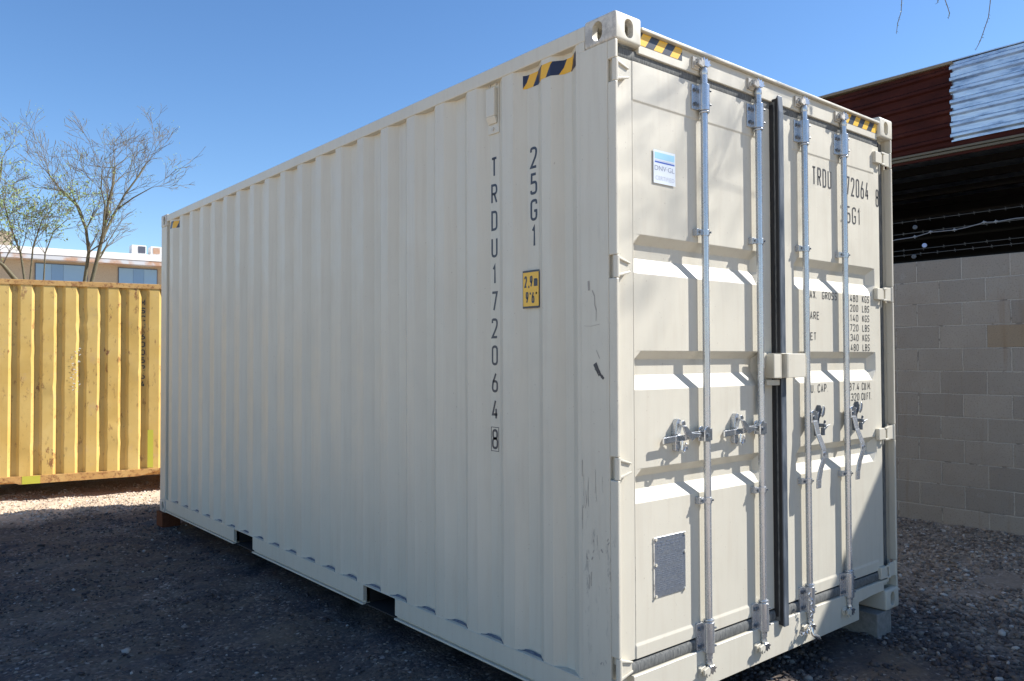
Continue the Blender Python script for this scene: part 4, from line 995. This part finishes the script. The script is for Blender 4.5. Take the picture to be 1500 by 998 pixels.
b = MB(); bbox(b, -4.2, -1.1, .5, 3, 8.1, 9.0); o = b.build('roof_cooler', M['tan_wall'], None); tag(o, 'big tan rooftop cooler box at the left end of the building', 'rooftop unit')

# ================================================================== TREES
M['bark'] = block_mat('bark', (.17, .15, .095)); M['bark_grey'] = block_mat('bark_grey', (.20, .17, .14)); M['twig'] = base_mat('twig', (.20, .17, .12), .8)
mt = base_mat('small_leaf', (.10, .17, .03), .6); setc(mt, ramp(mt, noise(mt, 3, 3), [(.35, (.15, .21, .05)), (.7, (.26, .32, .09))])); M['leaf'] = mt
def tree(name, label, base, leaders, depth, leafp, seed, rt, green=1.0, droop=0.0, group=None, trunk_h=None, twig_len=.55, spread=.55, leaf_sz=.018):
    r = random.Random(seed); root = empty(name, base); tag(root, label, 'tree', group)
    T = MB(); K = MB(); Lf = MB()
    def leafs(p, d, n):
        for _ in range(n):
            q = p + Vector((r.gauss(0, .05), r.gauss(0, .05), r.gauss(0, .05))); a = Vector((r.gauss(0, 1), r.gauss(0, 1), r.gauss(0, 1))).normalized(); c = a.orthogonal().normalized()
            s_ = leaf_sz * r.uniform(.5, 1.4); Lf.add([q - a * s_, q + c * s_ * .45, q + a * s_, q - c * s_ * .45], [(0, 1, 2, 3)])
    def grow(p, d, ln, rad, lev):
        n = 4; pts = [p]; rr = [rad]; dd = d.copy()
        for i in range(n):
            dd = (dd + Vector((r.gauss(0, .13), r.gauss(0, .13), r.gauss(0, .10) + .05 * (1 if lev < 3 else 0) - droop * (lev >= 3)))).normalized()
            p = p + dd * ln / n; pts.append(p); rr.append(max(.0026, rad * (1 - .42 * (i + 1) / n)))
        big = rad > .014
        (T if big else K).tube(pts, rr, 7 if big else 4, caps=False)
        if lev >= depth:
            if r.random() < leafp: leafs(p, dd, r.randint(3, 8))
            return
        kids = 3 if lev < 2 else r.choice([2, 3, 3])
        for k in range(kids):
            i = r.randint(2, n) if k else n
            nd_ = (dd + Vector((r.gauss(0, spread), r.gauss(0, spread), r.gauss(.05, spread * .7)))).normalized()
            grow(pts[i], nd_, ln * r.uniform(.62, .86), rr[i] * r.uniform(.55, .78), lev + 1)
        if lev >= depth - 2 and r.random() < leafp: leafs(pts[2], dd, r.randint(2, 5))
    for (st_, pts, rad) in leaders:
        rad *= .52; P_ = [Vector(q) for q in pts]; rs = [rad * (1 - .6 * i / (len(P_) - 1)) for i in range(len(P_))]
        T.tube(P_, rs, 8, caps=False)
        for i in range(st_, len(P_)):
            d = (P_[i] - P_[i - 1]).normalized()
            for k in range(3 if i < len(P_) - 1 else 3):
                nd_ = (d + Vector((r.gauss(0, spread), r.gauss(0, spread), r.gauss(0, spread * .6)))).normalized()
                grow(P_[i], nd_, twig_len * r.uniform(.7, 1.25), rs[i] * .5, 1)
    T.build('trunk', M[rt], root, smooth=60); cr = K.build('crown', M['twig'], root)
    if Lf.v: Lf.build('foliage', M['leaf'], cr)
    return root
D0 = Vector((-2.384, -2.191, 1.477))
def at(px, py, D): return D0 + (F_ + R_ * ((px - 750) / 1169.2) - U_ * ((py - 499) / 1169.2)) * D
def PL(*a): return [tuple(at(*q)) for q in a]
b0 = at(128, 412, 13.6); base = (b0.x, b0.y, -.25)
tree('mesquite_tree', 'sparse bare branched tree rising behind the middle of the yellow container', base,
     [(2, [base, tuple(at(130, 430, 13.6)), tuple(at(141, 385, 13.6)), tuple(at(154, 330, 13.6)), tuple(at(158, 300, 13.6)), tuple(at(166, 270, 13.7)), tuple(at(168, 245, 13.8))], .075),
      (2, [base, tuple(at(122, 425, 13.7)), tuple(at(130, 370, 13.6)), tuple(at(126, 335, 13.5)), tuple(at(112, 300, 13.4)), tuple(at(90, 280, 13.3)), tuple(at(72, 256, 13.2))], .065),
      (3, PL((141, 385, 13.6), (150, 350, 13.7), (165, 318, 13.9), (183, 285, 14.0), (200, 262, 14.1), (214, 240, 14.2)), .05),
      (2, PL((150, 345, 13.5), (154, 300, 13.3), (148, 278, 13.2), (150, 250, 13.1)), .03),
      (2, PL((170, 308, 14.0), (195, 290, 13.8), (222, 275, 13.6)), .03)], 4, .10, 3, 'bark', spread=.46, twig_len=.35, leaf_sz=.014)
b1 = at(30, 412, 12.6); base1 = (b1.x, b1.y, -.25)
tree('mesquite_tree', 'leafier green sapling cluster behind the left end of the yellow container', base1,
     [(2, [base1, tuple(at(36, 410, 12.6)), tuple(at(30, 370, 12.6)), tuple(at(20, 345, 12.5)), tuple(at(12, 322, 12.4)), tuple(at(6, 298, 12.3))], .04),
      (2, [base1, tuple(at(44, 410, 12.7)), tuple(at(48, 365, 12.7)), tuple(at(56, 340, 12.7)), tuple(at(62, 322, 12.6))], .032),
      (2, [base1, tuple(at(64, 412, 12.8)), tuple(at(66, 372, 12.8)), tuple(at(78, 340, 12.9)), tuple(at(98, 322, 12.9))], .028),
      (1, PL((24, 412, 12.4), (4, 388, 12.2), (-22, 368, 12.0)), .075)], 4, .38, 11, 'bark', spread=.55, twig_len=.30, leaf_sz=.026)
b2 = at(-30, 412, 13.0); base2 = (b2.x, b2.y, -.25)
tree('mesquite_tree', 'leaning dark trunk tree at the left edge behind the yellow container', base2,
     [(2, [base2, tuple(at(-22, 390, 13)), tuple(at(-14, 340, 13)), tuple(at(-4, 290, 13)), tuple(at(3, 235, 13))], .06)], 4, .3, 21, 'bark', spread=.45, twig_len=.30, leaf_sz=.02)
# big tree out of frame at the right front; its twigs hang into the top of the picture and its branches shade the left door
rt_ = random.Random(4)
tb = Vector((3.9, -5.6, -.2)); big = empty('overhanging_tree', tuple(tb)); tag(big, 'tree whose thin twigs hang into the top right of the sky', 'tree')
T = MB(); T.tube([tb, (3.9, -5.5, 1.2), (4.1, -5.2, 2.6), (3.6, -5.0, 6.3), (4.1, -3.7, 8.0), (5.0, -2.4, 8.4)], [.20, .17, .15, .11, .07, .03], 12, caps=False)
T.tube([(4.1, -5.2, 2.6), (4.9, -5.6, 4.2), (6.0, -5.8, 5.8)], [.12, .08, .04], 10, caps=False)
def shadow_pt(x, z, t): return Vector((x + t, .03 - .565 * t, z + t))
Br = MB()
BR = [([(-.5, 2.28), (-.05, 2.42), (.22, 2.54), (.47, 2.72), (.7, 2.9)], 4.6, .018),
      ([(-.2, 2.20), (.12, 2.31), (.30, 2.27), (.42, 2.18), (.55, 2.02)], 4.8, .008),
      ([(-.2, 2.05), (.10, 2.14), (.34, 2.10), (.52, 2.22), (.85, 2.40), (1.2, 2.5)], 5.2, .009),
      ([(.05, 2.0), (.22, 2.06), (.45, 2.02), (.72, 2.12)], 5.4, .008),
      ([(-.1, 2.62), (.15, 2.68), (.36, 2.60), (.60, 2.62), (.8, 2.5)], 4.4, .007),
      ([(.30, 1.62), (.38, 1.86), (.45, 2.12), (.47, 2.5)], 5.6, .006),
      ([(.75, 1.7), (.80, 1.95), (.88, 2.2), (.95, 2.6)], 5.6, .006),
      ([(.05, 1.68), (.17, 1.78), (.22, 1.70)], 5.8, .012),
      ([(.60, 2.30), (.72, 2.44), (.80, 2.62), (1.0, 2.85)], 4.6, .007),
      ([(.15, 2.42), (.30, 2.33), (.44, 2.38), (.62, 2.30)], 5.0, .006),
      ([(.5, 2.83), (.56, 2.74), (.60, 2.60)], 4.2, .010), ([(1.3, 2.45), (1.34, 2.25), (1.40, 2.1)], 5, .006)]
for pts, t0, rad in BR:
    rad *= .80
    P_ = [shadow_pt(x, z, t0 + i * .12 + rt_.uniform(-.1, .1)) for i, (x, z) in enumerate(pts)]
    Q = []
    for a_, b_ in zip(P_, P_[1:]):
        for k in range(3): Q.append(a_.lerp(b_, k / 3) + Vector([rt_.gauss(0, .008)] * 3))
    Q.append(P_[-1]); Br.tube(Q, [rad * (1 - .5 * i / len(Q)) for i in range(len(Q))][::-1], 6, caps=False)
    j = P_[-1]; h_ = Vector((5.0, -2.4, 8.4)); Br.tube([j, j.lerp(h_, .35) + Vector((.15, .1, .35)), j.lerp(h_, .7) + Vector((.1, 0, .2)), h_], [.0035, .004, .006, .01], 6, caps=False)
    for k in range(5):
        a_ = rt_.choice(Q); d = Vector((rt_.gauss(0, 1), rt_.gauss(0, 1), rt_.gauss(0, 1))).normalized()
        Br.tube([a_, a_ + d * .12, a_ + d * .22 + Vector((0, 0, -.03))], [.004, .003, .002], 4, caps=False)
def hang(pts, D):
    P_ = [at(x, y, D) for x, y in pts]; Br.tube(P_, [.0042] + [.0022] * (len(P_) - 2) + [.0012], 5, caps=False)
    top = P_[0]; Br.tube([top, top + Vector((.5, -.5, .9)), Vector((4.2, -1.4, 6.4)), Vector((5.0, -2.4, 8.4))], [.002, .003, .006, .012], 5, caps=False)
    L_ = []
    for i in range(1, len(P_)):
        for k in range(4):
            c = P_[i - 1].lerp(P_[i], rt_.random()); L_.append(c)
    return L_
leafpts = hang([(1325, -25), (1321, 0), (1320, 18), (1315, 34), (1313, 50)], 4.5) + hang([(1384, -20), (1383, -4), (1388, 10), (1391, 20), (1389, 28)], 4.4) + hang([(1377, -12), (1374, 2), (1372, 6)], 4.4) + hang([(1453, -22), (1451, 0), (1448, 25), (1441, 46), (1436, 60), (1429, 74)], 4.2)
Lm = MB()
for c in leafpts:
    a_ = Vector((rt_.gauss(0, 1), rt_.gauss(0, 1), rt_.gauss(0, 1))).normalized(); o_ = a_.orthogonal().normalized(); c = c + a_ * .008; s_ = .0055
    Lm.add([c - a_ * s_, c + o_ * s_ * .5, c + a_ * s_, c - o_ * s_ * .5], [(0, 1, 2, 3)])
T.build('trunk', M['bark_grey'], big, smooth=60); cr = Br.build('crown', M['twig'], big); Lm.build('foliage', M['leaf'], cr)
